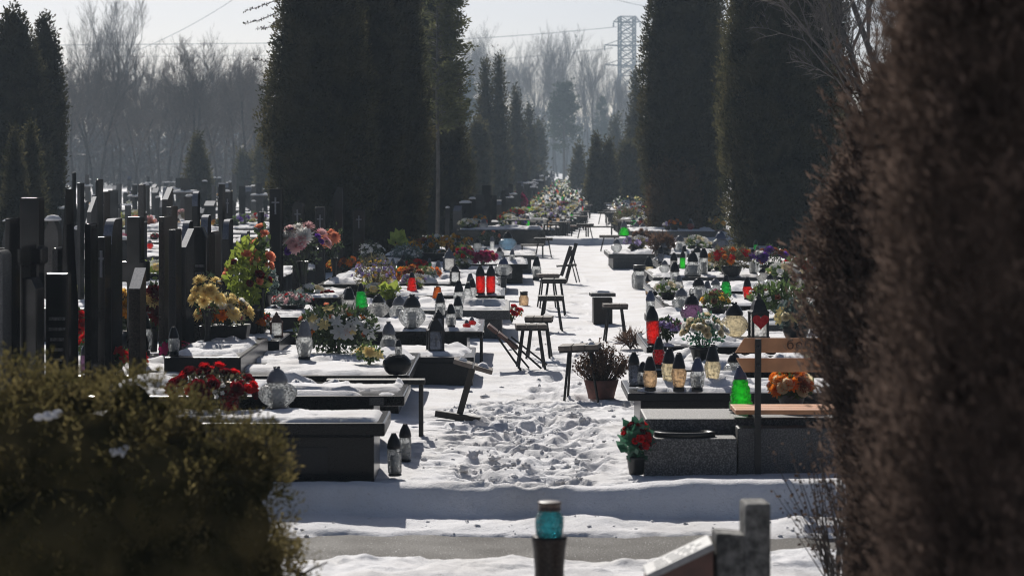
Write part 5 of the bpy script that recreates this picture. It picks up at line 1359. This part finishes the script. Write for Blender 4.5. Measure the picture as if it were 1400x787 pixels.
# ================================================================== BARE TREES, PINES, PYLON
def bare_mesh(h, seed, spread=.45, weep=0., r0=.16, levels=5, lean=0.0, bark='twig', first=.22):
    r = random.Random(seed); segs = []
    def grow(p, d, L, rad, lev):
        n = 3 if lev else 6
        q = p
        for i in range(n):
            d2 = (d + Vector((r.gauss(0, .09), r.gauss(0, .09), r.gauss(.04 - weep * .1 * lev, .06)))).normalized()
            e = q + d2 * L / n
            ra = rad * (1 - i / n * .45); rb = rad * (1 - (i + 1) / n * .45)
            segs.append((q, e, ra, rb))
            if lev < levels and (lev > 0 or i / n > first):
                for _ in range(2 if lev < 3 else 2):
                    if r.random() < (.95 if lev < 2 else .8):
                        a = r.uniform(0, 6.28); t = r.uniform(.35, .9) * (spread * 1.7)
                        side = d2.cross(Vector((math.cos(a), math.sin(a), .2))).normalized()
                        nd = (d2 * math.cos(t) + side * math.sin(t) + Vector((0, 0, .22))).normalized()
                        grow(e, nd, L * r.uniform(.42, .62) * (1 if lev else (1.05 - .5 * i / n)), max(rb * .55, .006), lev + 1)
            q = e; d = d2
    grow(Vector((0, 0, 0)), Vector((lean, 0, 1)), h * .82, r0, 0)
    r.shuffle(segs)
    N = len(segs)
    A = np.array([s[0] for s in segs]); Bv = np.array([s[1] for s in segs]); ra = np.array([s[2] for s in segs])[:, None]; rb = np.array([s[3] for s in segs])[:, None]
    d = unit(Bv - A); u = unit(np.cross(d, np.array([.31, .52, .2]))); w = np.cross(d, u)
    ring = lambda P, rr: [P + (u * math.cos(t) + w * math.sin(t)) * rr for t in (0, 2.094, 4.189)]
    V = np.stack(ring(A, ra) + ring(Bv, rb), 1).reshape(-1, 3)
    o = (np.arange(N) * 6)[:, None, None]
    Q = (np.array([[0, 1, 4, 3], [1, 2, 5, 4], [2, 0, 3, 5]])[None] + o).reshape(-1, 4)
    big = (np.repeat(ra[:, 0], 3) > r0 * .5)
    return V, Q, big
def tree_pair(*a, bark='bark', twig='twig', **k):
    V, Q, big = bare_mesh(*a, **k)
    return np_mesh('trunk', V, Q[big], bark), np_mesh('crown', V, Q[~big], twig)
TALL = [tree_pair(14, 5 + i, spread=.36, r0=.17, levels=4 + i % 2, first=.25) for i in range(4)]
LOW = [tree_pair(7.5, 50 + i, spread=.6, r0=.13, levels=5, first=.18) for i in range(4)]
def bare(pair, x, y, sc, label, group, name='bare_tree', rz=None):
    r = root(name, (x, y, -.05), random.uniform(0, 6.28) if rz is None else rz, label, 'tree', group, sc)
    link('trunk', pair[0], r); link('crown', pair[1], r)
    return r
for i, px in enumerate(range(88, 385, 13)):
    y = random.uniform(150, 178)
    bare(LOW[i % 4], (px + random.uniform(-5, 5) - CX) * y / F, y, random.uniform(.85, 1.08), 'low spreading bare tree in the row behind the far gravestones', 'bare orchard-like trees')
for i, px in enumerate([88, 95, 104, 112, 120, 128, 134, 140, 152, 160, 166, 172, 181, 190, 196, 202, 215, 226, 240, 251, 262, 275, 288, 294, 300, 306, 312, 318, 325, 335, 345, 360, 372]):
    y = random.uniform(205, 260)
    top = {120: 50, 140: 40, 128: 64, 190: 82, 306: 92, 325: 100}.get(px, random.uniform(120, 155))
    sc = (H + (HY - top) * y / F) / 14.2
    bare(TALL[i % 4], (px - CX) * y / F, y, sc, 'tall bare tree reaching above the low bare row', 'tall bare trees at the back')
for i, px in enumerate(list(range(604, 885, 8))):
    y = random.uniform(330, 470)
    top = random.uniform(90, 128) if px < 815 else random.uniform(125, 150)
    sc = (H + (HY - top) * y / F) / 13.2
    bare(TALL[(i + 1) % 4], (px + random.uniform(-4, 4) - CX) * y / F, y, sc, 'hazy bare tree of the wood closing the avenue', 'hazy wood behind the avenue')
bare(LOW[0], (1222 - CX) * 40 / F, 40, .8, 'bare tree branches between the biggest thuja and brown thuja', None)
bare(LOW[2], (1205 - CX) * 44 / F, 44, .85, 'thinner bare tree just behind the other one near brown thuja', None)

def far_wood():
    r = np.random.default_rng(70); n = 60000
    X = r.uniform(-190, 110, n); Yv = r.uniform(500, 560, n)
    topz = np.where(X > 12, 9.5, np.where(X > -45, 12.0, 5.5)) + 5 * fbm(X * .05 + 3, Yv * .02, 12, 3) + 3 * (fbm(X * .4, Yv * .1, 13, 2) - .5)
    t = r.random(n) ** 1.35
    P = np.stack([X, Yv, topz * t], -1)
    D = r.normal(size=(n, 3)) * np.array([.45, .3, .5]) + np.array([0, 0, .8])
    V, Q = leaves(P, D, r.uniform(1.2, 3.2, n) * (1.1 - .5 * t), .16 - .06 * t.mean(), r)
    k = 60; xs = np.linspace(-190, 110, k); nn = 9 + 5 * fbm(xs * .07, xs * 0, 5, 3)
    o = kind(link('far_wood', np_mesh('far_wood', V, Q, 'twig')), 'stuff')
    o['label'] = 'distant bare wood closing the view behind the cemetery'; o['category'] = 'wood'
far_wood()
def under():
    r = np.random.default_rng(71); n = 26000
    X = r.uniform(-62, -12, n); Yv = 195 + r.uniform(0, 70, n)
    P = np.stack([X * (Yv / 200), Yv, 6.2 * r.random(n) ** 1.5 * (.6 + .8 * fbm(X * .2, Yv * .05, 3))], -1)
    V, Q = leaves(P, r.normal(size=(n, 3)) * .6 + np.array([0, 0, .8]), r.uniform(.5, 1.5, n), .1, r)
    o = kind(link('undergrowth', np_mesh('undergrowth', V, Q, 'twig')), 'stuff')
    o['label'] = 'bare undergrowth between the tree trunks behind the gravestone field'; o['category'] = 'undergrowth'
under()
def pine(px, pyt, Y, wpx, label, seed, group=None, first=.3, mat='pine'):
    s = Y / F; h = H - (pyt - HY) * s; w = wpx * s / 2; r = np.random.default_rng(seed)
    ro = root('pine_tree', ((px - CX) * s, Y, 0), 0, label, 'tree', group)
    tr = MB(); tr.tube([(0, 0, -.1), (0, 0, h * .5), (0, 0, h * .97)], [.016 * h, .012 * h, .02], 7)
    P = []; D = []
    for k in range(60):
        t = first + (1 - first) * r.random(); a = r.uniform(0, 6.28); L = w * (1.05 - .75 * ((t - first) / (1 - first)) ** 1.4) * r.uniform(.6, 1.1)
        e = np.array([math.cos(a) * L, math.sin(a) * L, h * t + L * .25]); b = np.array([0, 0, h * t])
        tr.tube([tuple(b), tuple((b + e) / 2 + [0, 0, -.03 * L]), tuple(e)], [.004 * h, .003 * h, .01], 4, cap=False)
        for q in np.linspace(.35, 1, 7):
            c = b + (e - b) * q
            n = 14
            P.append(c + r.normal(size=(n, 3)) * w * .10); D.append(r.normal(size=(n, 3)) + np.array([0, 0, .7]))
    link('trunk', tr.mesh('trunk', 'bark'), ro)
    V, Q = leaves(np.concatenate(P), np.concatenate(D), r.uniform(.10, .2, sum(len(p) for p in P)) * w * 1.0, .22, r)
    link('crown', np_mesh('crown', V, Q, mat), ro)
pine(771, 114, 290, 58, 'broad hazy pine standing at the end of the avenue', 5)
pine(238, 112, 235, 32, 'dark pine crown above the bare row, left of a similar one', 6)
pine(270, 112, 238, 30, 'dark pine crown above the bare row, beside a bare gap', 7)
pine(348, 108, 232, 40, 'widest dark pine above the bare row near the thuja block', 8)
pine(822, 135, 340, 30, 'thin hazy pine near the pylon foot', 9)
pine(640, 110, 330, 46, 'hazy blue pine left of the twin spires', 12)
# open-crowned young conifer on the thin pale trunk
def sapling():
    Y = 60; s = Y / F; r = np.random.default_rng(9)
    ro = root('slender_conifer', ((598 - CX) * s, Y, 0), 0, 'slender conifer with bare pale trunk and feathery sunlit crown', 'tree')
    h = H + (HY + 40) * s
    tr = MB(); tr.tube([(0, 0, -.1), (.02, 0, h * .25), (-.01, 0, h * .55), (0, 0, h)], [.055, .047, .04, .012], 8); P = []; D = []
    for k in range(190):
        t = r.uniform(.42, 1.0); a = r.uniform(-1.2, 1.2) if r.random() < .7 else r.uniform(0, 6.28); L = (.85 - .35 * abs(t - .6)) * r.uniform(.5, 1.0) 
        b = np.array([0, 0, h * t]); e = b + np.array([math.cos(a) * L, math.sin(a) * L, L * .35 - .1])
        tr.tube([tuple(b), tuple((b + e) / 2 + [0, 0, .05]), tuple(e)], [.015, .01, .004], 4, cap=False)
        for q in np.linspace(.25, 1.1, 12):
            c = b + (e - b) * q; P.append(c + r.normal(size=(5, 3)) * .05); D.append((e - b)[None] * 1.2 + r.normal(size=(5, 3)) * .5)
    link('trunk', tr.mesh('trunk', 'bark_pale'), ro)
    V, Q = leaves(np.concatenate(P), np.concatenate(D), r.uniform(.07, .15, sum(len(p) for p in P)), .2, r)
    link('crown', np_mesh('crown', V, Q, 'thuja_edge'), ro)
sapling()
# larch whose twigs reach out left of the thuja block
def larch():
    Y = 44.6; s = Y / F; r = np.random.default_rng(3)
    base = Vector(((432 - CX) * s, Y + .6, 0))
    ro = root('larch_tree', base, 0, 'larch hidden in the thuja block with knobbly twigs reaching over the sky', 'tree')
    tr = MB(); P = []
    tr.tube([(0, 0, 0), (0, 0, 3.5), (0, 0, 6.5)], [.1, .08, .03], 7)
    for (x0, y0, x1, y1, sag) in [(385, -8, 333, 16, 2), (390, 0, 333, 33, 6), (385, 36, 350, 39, 1), (384, 62, 367, 60, 0), (385, 88, 347, 80, 4), (382, 92, 366, 110, 2), (384, 118, 360, 136, -3), (386, 20, 372, 34, 1)]:
        a = at_depth(x0 + 20, y0 - 4, Y) - base; b = at_depth(x1, y1, Y) - base
        pts = [a.lerp(b, t) + Vector((0, r.normal() * .01, -sag * s * 2 * t * (1 - t) * 2)) for t in np.linspace(0, 1, 9)]
        tr.tube([Vector((0, 0, min(6.3, a.z + .3)))] + pts, [.03] + [.012 - .008 * t for t in np.linspace(0, 1, 9)], 5)
        for t in np.linspace(0, 1, 26):
            k = t * 8; i = min(int(k), 7); P.append(np.array(pts[i].lerp(pts[i + 1], k - i)))
    P = np.array(P); P = np.repeat(P, 3, 0)
    V, Q = leaves(P, r.normal(size=P.shape) * np.array([.3, .3, 1]), r.uniform(.03, .055, len(P)), .35, r)
    link('trunk', tr.mesh('trunk', 'bark'), ro); link('crown', np_mesh('crown', V, Q, 'twig'), ro)
larch()

def pylon():
    Y = 620; s = Y / F; x = (857 - CX) * s
    ro = root('power_pylon', (x, Y, 0), R(8), 'steel lattice power pylon rising above the hazy wood', 'pylon')
    top = H + (HY - 23) * s; zb = top * .62; wt = 1.95; wb = 5.0
    def half(z): return wt if z > zb else wt + (wb - wt) * (1 - z / zb)
    b = MB(); zs = list(np.linspace(0, zb, 7)) + list(np.linspace(zb, top, 8))[1:]
    for i in range(len(zs) - 1):
        z0, z1 = zs[i], zs[i + 1]; h0, h1 = half(z0), half(z1)
        c = [(-1, -1), (1, -1), (1, 1), (-1, 1)]
        for k in range(4):
            p, q = c[k], c[(k + 1) % 4]
            b.bar((p[0] * h0, p[1] * h0, z0), (p[0] * h1, p[1] * h1, z1), .36)
            b.bar((p[0] * h0, p[1] * h0, z0), (q[0] * h1, q[1] * h1, z1), .2); b.bar((q[0] * h0, q[1] * h0, z0), (p[0] * h1, p[1] * h1, z1), .2)
            b.bar((p[0] * h1, p[1] * h1, z1), (q[0] * h1, q[1] * h1, z1), .16)
    link('tower', b.mesh('tower', 'steel'), ro)
    for py in (31, 63, 90):
        z = H + (HY - py) * s; a = MB(); L = 6.0 if py != 31 else 3.6
        for sx in (-1, 1):
            for yy in (-1, 1): a.bar((0, yy * wt, z), (sx * L, 0, z + .2), .26); a.bar((sx * wt, yy * wt, z + 1.6), (sx * L, 0, z + .2), .16)
        link('crossarm', a.mesh('crossarm', 'steel'), ro)
        for sx in (-1, 1):
            link('insulator', MB().lathe([(.12, 0), (.22, -.3), (.12, -.6), (.22, -.9), (.12, -1.2)], 8).mesh('insulator', 'steel'), ro, (sx * L, 0, z))
pylon()
def wire(pa, pb, label, sag=3, rad=.07, kname='power_line'):
    a = at_depth(*pa); b = at_depth(*pb)
    pts = [a.lerp(b, t) + Vector((0, 0, -sag * 4 * t * (1 - t))) for t in np.linspace(0, 1, 17)]
    o = link(kname, MB().tube([p - a for p in pts], rad, 4).mesh(kname, 'steel'), None, a)
    tag(o, label, 'wire')
wire((843, 37, 620), (380, 62, 560), 'upper power line sagging away from the pylon crossarm', 1)
wire((838, 66, 620), (300, 103, 560), 'lower power line sagging away from the pylon crossarm', 1)
wire((877, 33, 620), (1010, 50, 620), 'short upper wire running from the pylon behind the huge thuja', 1)
wire((882, 66, 620), (1010, 60, 620), 'short middle wire running from the pylon behind the huge thuja', 1)
wire((-20, 63, 560), (390, 59, 560), 'level wire crossing the sky left of the thuja block', 0, .08)
wire((-20, 79, 580), (390, 76, 580), 'fainter wire just below the level one', 0, .05)
wire((180, 72, 540), (330, -8, 560), 'wire climbing steeply out of the picture', 1, .06)
wire((820, -8, 560), (930, 12, 600), 'wire slanting down near the top above the pylon', 1, .06)

# ================================================================== AUTO-FILLED ROWS
rnd = random.Random(77)
FB = []
def far_bouquet_mesh(cols, leaf, seed, size=.3):
    r = np.random.default_rng(seed)
    parts = []; mats = [leaf] + ['petal_' + c for c in cols] + ['pot_black']
    V, Q = foliage_np(size * 1.1, size, size, 90, .09, r, .5); parts.append((V, Q, 0))
    for i, c in enumerate(cols):
        for k in range(9):
            u = unit(r.normal(size=3)); u[2] = abs(u[2]) * .8 + .1
            p = u * np.array([size * .55, size * .5, size * .48]) + np.array([0, 0, size * .5])
            V, Q = BLG['daisy' if k % 2 else 'pom']; V, Q = V[:len(V) // 2], Q[:len(Q) // 2]
            e = np.array(Vector((u[0], u[1] - .4, u[2] + .3)).to_track_quat('Z', 'Y').to_matrix())
            parts.append((V @ e.T * r.uniform(.035, .065) + p, Q, 1 + i))
    pm = MB().lathe([(a * size * .35, b * size * .35) for a, b in POTS['pot']], 10)
    q = [f for f in pm.f if len(f) == 4]; parts.append((np.array(pm.v), np.array(q), 1 + len(cols)))
    V, Q, mi = merge(*parts)
    return np_mesh('flower_arrangement', V, Q, mats, mi)
FBC = [(('yellow', 'gold'), 'leaf_dark', 'yellow and gold'), (('red', 'darkred'), 'leaf_dark', 'red'), (('white', 'cream'), 'leaf_mid', 'white and cream'), (('magenta', 'pink'), 'leaf_dark', 'pink and magenta'),
       (('lavender', 'white'), 'leaf_heather', 'lavender and white'), (('orange', 'rust'), 'leaf_dark', 'orange and rust'), (('paleyellow', 'white'), 'leaf_lime', 'pale yellow and lime'), (('purple', 'lavender'), 'leaf_mid', 'purple')]
FBM = [(far_bouquet_mesh(c, l, 300 + i), n) for i, (c, l, n) in enumerate(FBC)]
def far_flower(x, y, z, where, zone):
    me, n = rnd.choice(FBM + [FBM[2], FBM[6], FBM[2], FBM[6], FBM[4]]); s = rnd.uniform(.55, 1.15)
    return tag(link('flower_arrangement', me, None, (x, y, z), (0, 0, rnd.uniform(-.8, .8)), (s * rnd.uniform(.9, 1.4), s, s)), f'{n} grave flowers {where}', 'flowers', f'{n} flowers {zone}')
GL = [('clear', 8), ('frost', 9), ('red', 2), ('green', 2), ('lime', 1), ('amber', 3), ('gold', 2), ('blue', 1)]
GLW = [g for g, n in GL for _ in range(n)]
NAMEG = dict(clear='clear', frost='milky white', red='red', green='green', lime='bright green', amber='amber', gold='pale gold', blue='blue')
def far_lant(x, y, z, where, zone):
    g = rnd.choice(GLW if zone != 'before the crossing' else GLW + ['clear'] * 20 + ['frost'] * 16); lid = rnd.choice(['lid_black', 'lid_black', 'lid_grey', 'lid_grey'])
    far_lantern(x, y, z, rnd.choice(['jar', 'slim', 'vase', 'globe', 'pear', 'squat', 'tree', 'globe']), g, lid, rnd.uniform(.18, .30), f'{NAMEG[g]} grave lantern {where}', f'{NAMEG[g]} lanterns {zone}')

# avenue rows beyond the measured graves
FAR_L = []; FAR_F = []
y = 58.8; zoneL = 'in the left avenue row beyond the crossing'; zoneR = 'in the right avenue row beyond the crossing'
nl = 0
while y < 230:
    far_zone = y > 92
    wl = 'in the far end of the avenue' if far_zone else 'in the left avenue row beyond the crossing'
    wr = 'in the far end of the avenue' if far_zone else 'in the right avenue row beyond the crossing'
    zl = 'at the far end of the avenue' if far_zone else 'left beyond the crossing'; zr = 'at the far end of the avenue' if far_zone else 'right beyond the crossing'
    x = float(XL(y)) - 1.15
    far_grave(x, y, 'snow-dusted grave ' + wl, 'graves ' + zl)
    if rnd.random() < .9: far_stone(x - 1.35, y, rnd.choice(FST), 'upright gravestone ' + wl, 'gravestones ' + zl)
    if far_zone:
        for _ in range(7): FAR_L.append((x + rnd.uniform(-1.1, 1.15), y + rnd.uniform(-1.2, 1.2)))
        for _ in range(1): FAR_F.append((x + rnd.uniform(-1.1, 1.0), y + rnd.uniform(-1.2, 1.2)))
    for _ in range(rnd.choice([3, 4, 4]) if not far_zone else 0):
        far_lant(x + rnd.uniform(-.9, 1.0), y + rnd.uniform(-.5, .5), .34, wl, zl)
    for _ in range(rnd.choice([3, 3, 4]) if not far_zone else 0): far_flower(x + rnd.uniform(-1.0, .8), y + rnd.uniform(-.5, .4), .34, wl, zl)
    xr = float(XR(y)) + 1.15
    if far_zone:
        for _ in range(4): FAR_L.append((xr + rnd.uniform(-1.1, 1.1), y + rnd.uniform(-1, 1)))
        for _ in range(1): FAR_F.append((xr + rnd.uniform(-1.1, 1.1), y + rnd.uniform(-1, 1)))
    if y < 110 or rnd.random() < .6:
        far_grave(xr, y + .7, 'snow-dusted grave ' + wr, 'graves ' + zr)
        for _ in range(rnd.choice([3, 4, 5]) if not far_zone else 0): far_lant(xr + rnd.uniform(-1.0, .9), y + .7 + rnd.uniform(-.5, .5), .34, wr, zr)
        for _ in range(2 if not far_zone else 0): far_flower(xr + rnd.uniform(-.9, 1.0), y + .7 + rnd.uniform(-.3, .3), .34, wr, zr)
    if y < 100:
        far_lant(float(XL(y)) - .12, y + .5, .34, wl, zl)
    y += rnd.uniform(1.75, 2.3) * (1 if y < 90 else 1.5 if y < 140 else 2.6)
def far_masses():
    cols = ['clear', 'frost', 'clear', 'frost', 'red', 'green', 'amber', 'gold']
    mb = MB()
    for x, y_ in FAR_L:
        h = rnd.uniform(.2, .36); k = rnd.randrange(len(cols)); r = h * rnd.uniform(.18, .3); z0 = .33
        mb.lathe([(r * .8, z0), (r, z0 + h * .2), (r * .9, z0 + h * .55), (r * .7, z0 + h * .62)], 7, mat=k, c=(x, y_, 0))
        mb.lathe([(r * .85, z0 + h * .62), (r * .8, z0 + h * .75), (r * .3, z0 + h), (0, z0 + h)], 7, mat=len(cols), c=(x, y_, 0))
    o = kind(link('lantern_mass', mb.mesh('lantern_mass', ['g_' + c for c in cols] + ['lid_black'])), 'stuff'); o['label'] = 'countless tiny grave lanterns glinting at the far end of the avenue'; o['category'] = 'lanterns'
    pc = ['white', 'cream', 'white', 'paleyellow', 'palepink', 'red', 'lavender', 'cream', 'white', 'rust']
    r = np.random.default_rng(44); parts = []
    for x, y_ in FAR_F:
        c = np.array([x, y_, .5]); n = 34; s_ = r.uniform(.7, 1.2)
        P = c + r.normal(size=(n, 3)) * np.array([.14, .12, .09]) * s_; V, Q = leaves(P, r.normal(size=(n, 3)) + np.array([0, 0, .4]), .10, .35, r); parts.append((V, Q, 0))
        k = 1 + r.integers(len(pc)); m = 10
        P = c + np.array([0, -.05, .06]) + r.normal(size=(m, 3)) * np.array([.13, .1, .07]) * s_; V, Q = leaves(P, r.normal(size=(m, 3)), .085, .5, r); parts.append((V, Q, k))
    V, Q, mi = merge(*parts)
    o = kind(link('flower_mass', np_mesh('flower_mass', V, Q, ['leaf_mid'] + ['petal_' + c for c in pc], mi)), 'stuff'); o['label'] = 'countless tiny flowers on the graves at the far end of the avenue'; o['category'] = 'flowers'
far_masses()
def edge_seats():
    st = {}
    for nm in ('a', 'b'):
        w, d, h = (.42, .28, .45) if nm == 'a' else (1.15, .3, .42)
        pl = [MB().box((0, (i - 1) * d / 3, h), (w, d / 3 * .9, .04)).mesh('plank', 'wood_dark' if nm == 'a' else 'wood_grey') for i in range(3)]
        lg = MB().bar((0, 0, 0), (.03 if nm == 'a' else 0, 0, h), .028).mesh('leg', 'iron')
        st[nm] = (pl, lg, w, d)
    k = 0
    for side, Xf, ys in ((-1, XL, [60.5, 62.5, 64, 66, 68.5, 71, 73, 76, 79, 83, 87, 91, 96]), (1, XR, [63, 66.5, 71, 75, 80, 86, 93])):
        for yy in ys:
            k += 1; t = 'b' if k % 3 == 0 else 'a'
            pl, lg, w, d = st[t]; x = float(Xf(yy)) + (-.1 if side < 0 else .15) * (1 if t == 'a' else 3.0) + rnd.uniform(-.12, .12)
            sd = 'left' if side < 0 else 'right'
            r = root('stool' if t == 'a' else 'bench', (x, yy, 0), rnd.uniform(-.25, .25), ('dark stool' if t == 'a' else 'weathered dark bench') + f' at the {sd} edge of the path beyond the crossing', 'stool' if t == 'a' else 'bench', f"{'stools' if t == 'a' else 'benches'} {sd} of the far path")
            for m in pl: link('plank', m, r)
            for sx in (-1, 1):
                for sy in (-1, 1): link('leg', lg, r, (sx * w * .42, sy * d * .4, 0), (0, 0, 0 if sx < 0 else math.pi))
edge_seats()
# extra lanterns and flowers on the measured rows from y=27 on
for x0, x1, y0, y1, z in [q for q in SLABS if 26 < q[2] < 58]:
    left = x1 < 1.0
    wl = 'crowding the graves before the crossing'; zl = 'before the crossing'
    if x1 - x0 < 1.2: continue
    for _ in range(4): far_lant(rnd.uniform(x0 + .1, x1 - .1), rnd.uniform(y0 + .1, y1 - .1), z, wl, zl)
    for _ in range(3): far_flower(rnd.uniform(x0 + .1, x1 - .5), rnd.uniform(y0 + .35, y1), z, wl, zl)
# side rows of the field left of the avenue
for row, (X0, ya, yb) in enumerate([(-6.4, 27, 120), (-9.6, 42, 130), (-13.6, 60, 135), (-18.5, 82, 140), (-24, 108, 145), (-11.6, 52, 112)]):
    y = ya
    while y < yb:
        x = X0 + .03 * (y - 20) + rnd.uniform(-.15, .15)
        wl = 'in the gravestone field beside the bare tree row'; zl = 'in the left field'
        if not (row == 0 and 40 < y < 60):
            if y < 95: far_grave(x + 1.4, y, 'snow-dusted grave ' + wl, 'graves ' + zl)
            if rnd.random() < .93: far_stone(x, y, rnd.choice(FST), 'upright gravestone ' + wl, 'gravestones ' + zl)
            if rnd.random() < .46: far_flower(x + rnd.uniform(.4, 1.2), y + rnd.uniform(-.4, .4), .34, wl, zl)
            if rnd.random() < .2: far_lant(x + rnd.uniform(.5, 2.3), y + rnd.uniform(-.4, .4), .34 if y < 95 else 0, wl, zl)
        y += rnd.uniform(1.7, 2.2) * (1 if y < 80 else 1.35)

# ================================================================== SKY, SUN, HAZE, CAMERA
EL, AZ = R(36), R(-13)
w = bpy.data.worlds.new('World'); scene.world = w; w.use_nodes = True
nt = w.node_tree; nt.nodes.clear()
sky = nt.nodes.new('ShaderNodeTexSky'); sky.sky_type = 'NISHITA'; sky.sun_disc = False
sky.sun_elevation = EL; sky.sun_rotation = AZ; sky.air_density = .45; sky.dust_density = 1.4; sky.ozone_density = .5
bg = nt.nodes.new('ShaderNodeBackground'); bg.inputs[1].default_value = .062
wo = nt.nodes.new('ShaderNodeOutputWorld')
nt.links.new(sky.outputs[0], bg.inputs[0]); nt.links.new(bg.outputs[0], wo.inputs[0])
sd = Vector((math.sin(AZ) * math.cos(EL), math.cos(AZ) * math.cos(EL), math.sin(EL)))
li = bpy.data.lights.new('sun', 'SUN'); li.energy = 4.6; li.angle = R(.5); li.color = (1.0, .955, .89)
lo = bpy.data.objects.new('sun', li); COL.objects.link(lo); lo.rotation_euler = (-sd).to_track_quat('-Z', 'Y').to_euler()

hm, hnt, hout = newmat('haze')
pv = hnt.nodes.new('ShaderNodeVolumePrincipled'); pv.inputs['Color'].default_value = (.68, .84, 1.0, 1); pv.inputs['Density'].default_value = .00072; pv.inputs['Anisotropy'].default_value = .25
hnt.links.new(pv.outputs[0], hout.inputs['Volume'])
M['haze'] = hm
hz = link('haze', MB().box((0, 330, 24.5), (700, 760, 52)).mesh('haze', 'haze')); kind(hz, 'stuff'); hz['label'] = 'thin blue winter haze over the whole cemetery'; hz['category'] = 'haze'

cam = bpy.data.cameras.new('camera'); co = bpy.data.objects.new('camera', cam); COL.objects.link(co)
co.location = (0, 0, H); co.rotation_euler = (R(90), 0, 0)
cam.sensor_width = 36; cam.lens = 36 * F / 1400; cam.shift_y = -(787 / 2 - HY) / 1400
cam.clip_start = .1; cam.clip_end = 8000
cam.dof.use_dof = True; cam.dof.focus_distance = 23; cam.dof.aperture_fstop = 4.5
scene.camera = co
vs = scene.view_settings; vs.view_transform = 'Standard'; vs.look = 'None'; vs.exposure = .16; vs.gamma = 1; vs.use_curve_mapping = False
scene.render.engine = 'CYCLES'
cy = scene.cycles; cy.filter_width = 1.05; cy.use_denoising = True; cy.max_bounces = 10; cy.transparent_max_bounces = 24; cy.volume_bounces = 0; cy.diffuse_bounces = 3; cy.glossy_bounces = 3; cy.transmission_bounces = 6
cy.caustics_reflective = False; cy.caustics_refractive = False; cy.sample_clamp_indirect = 6
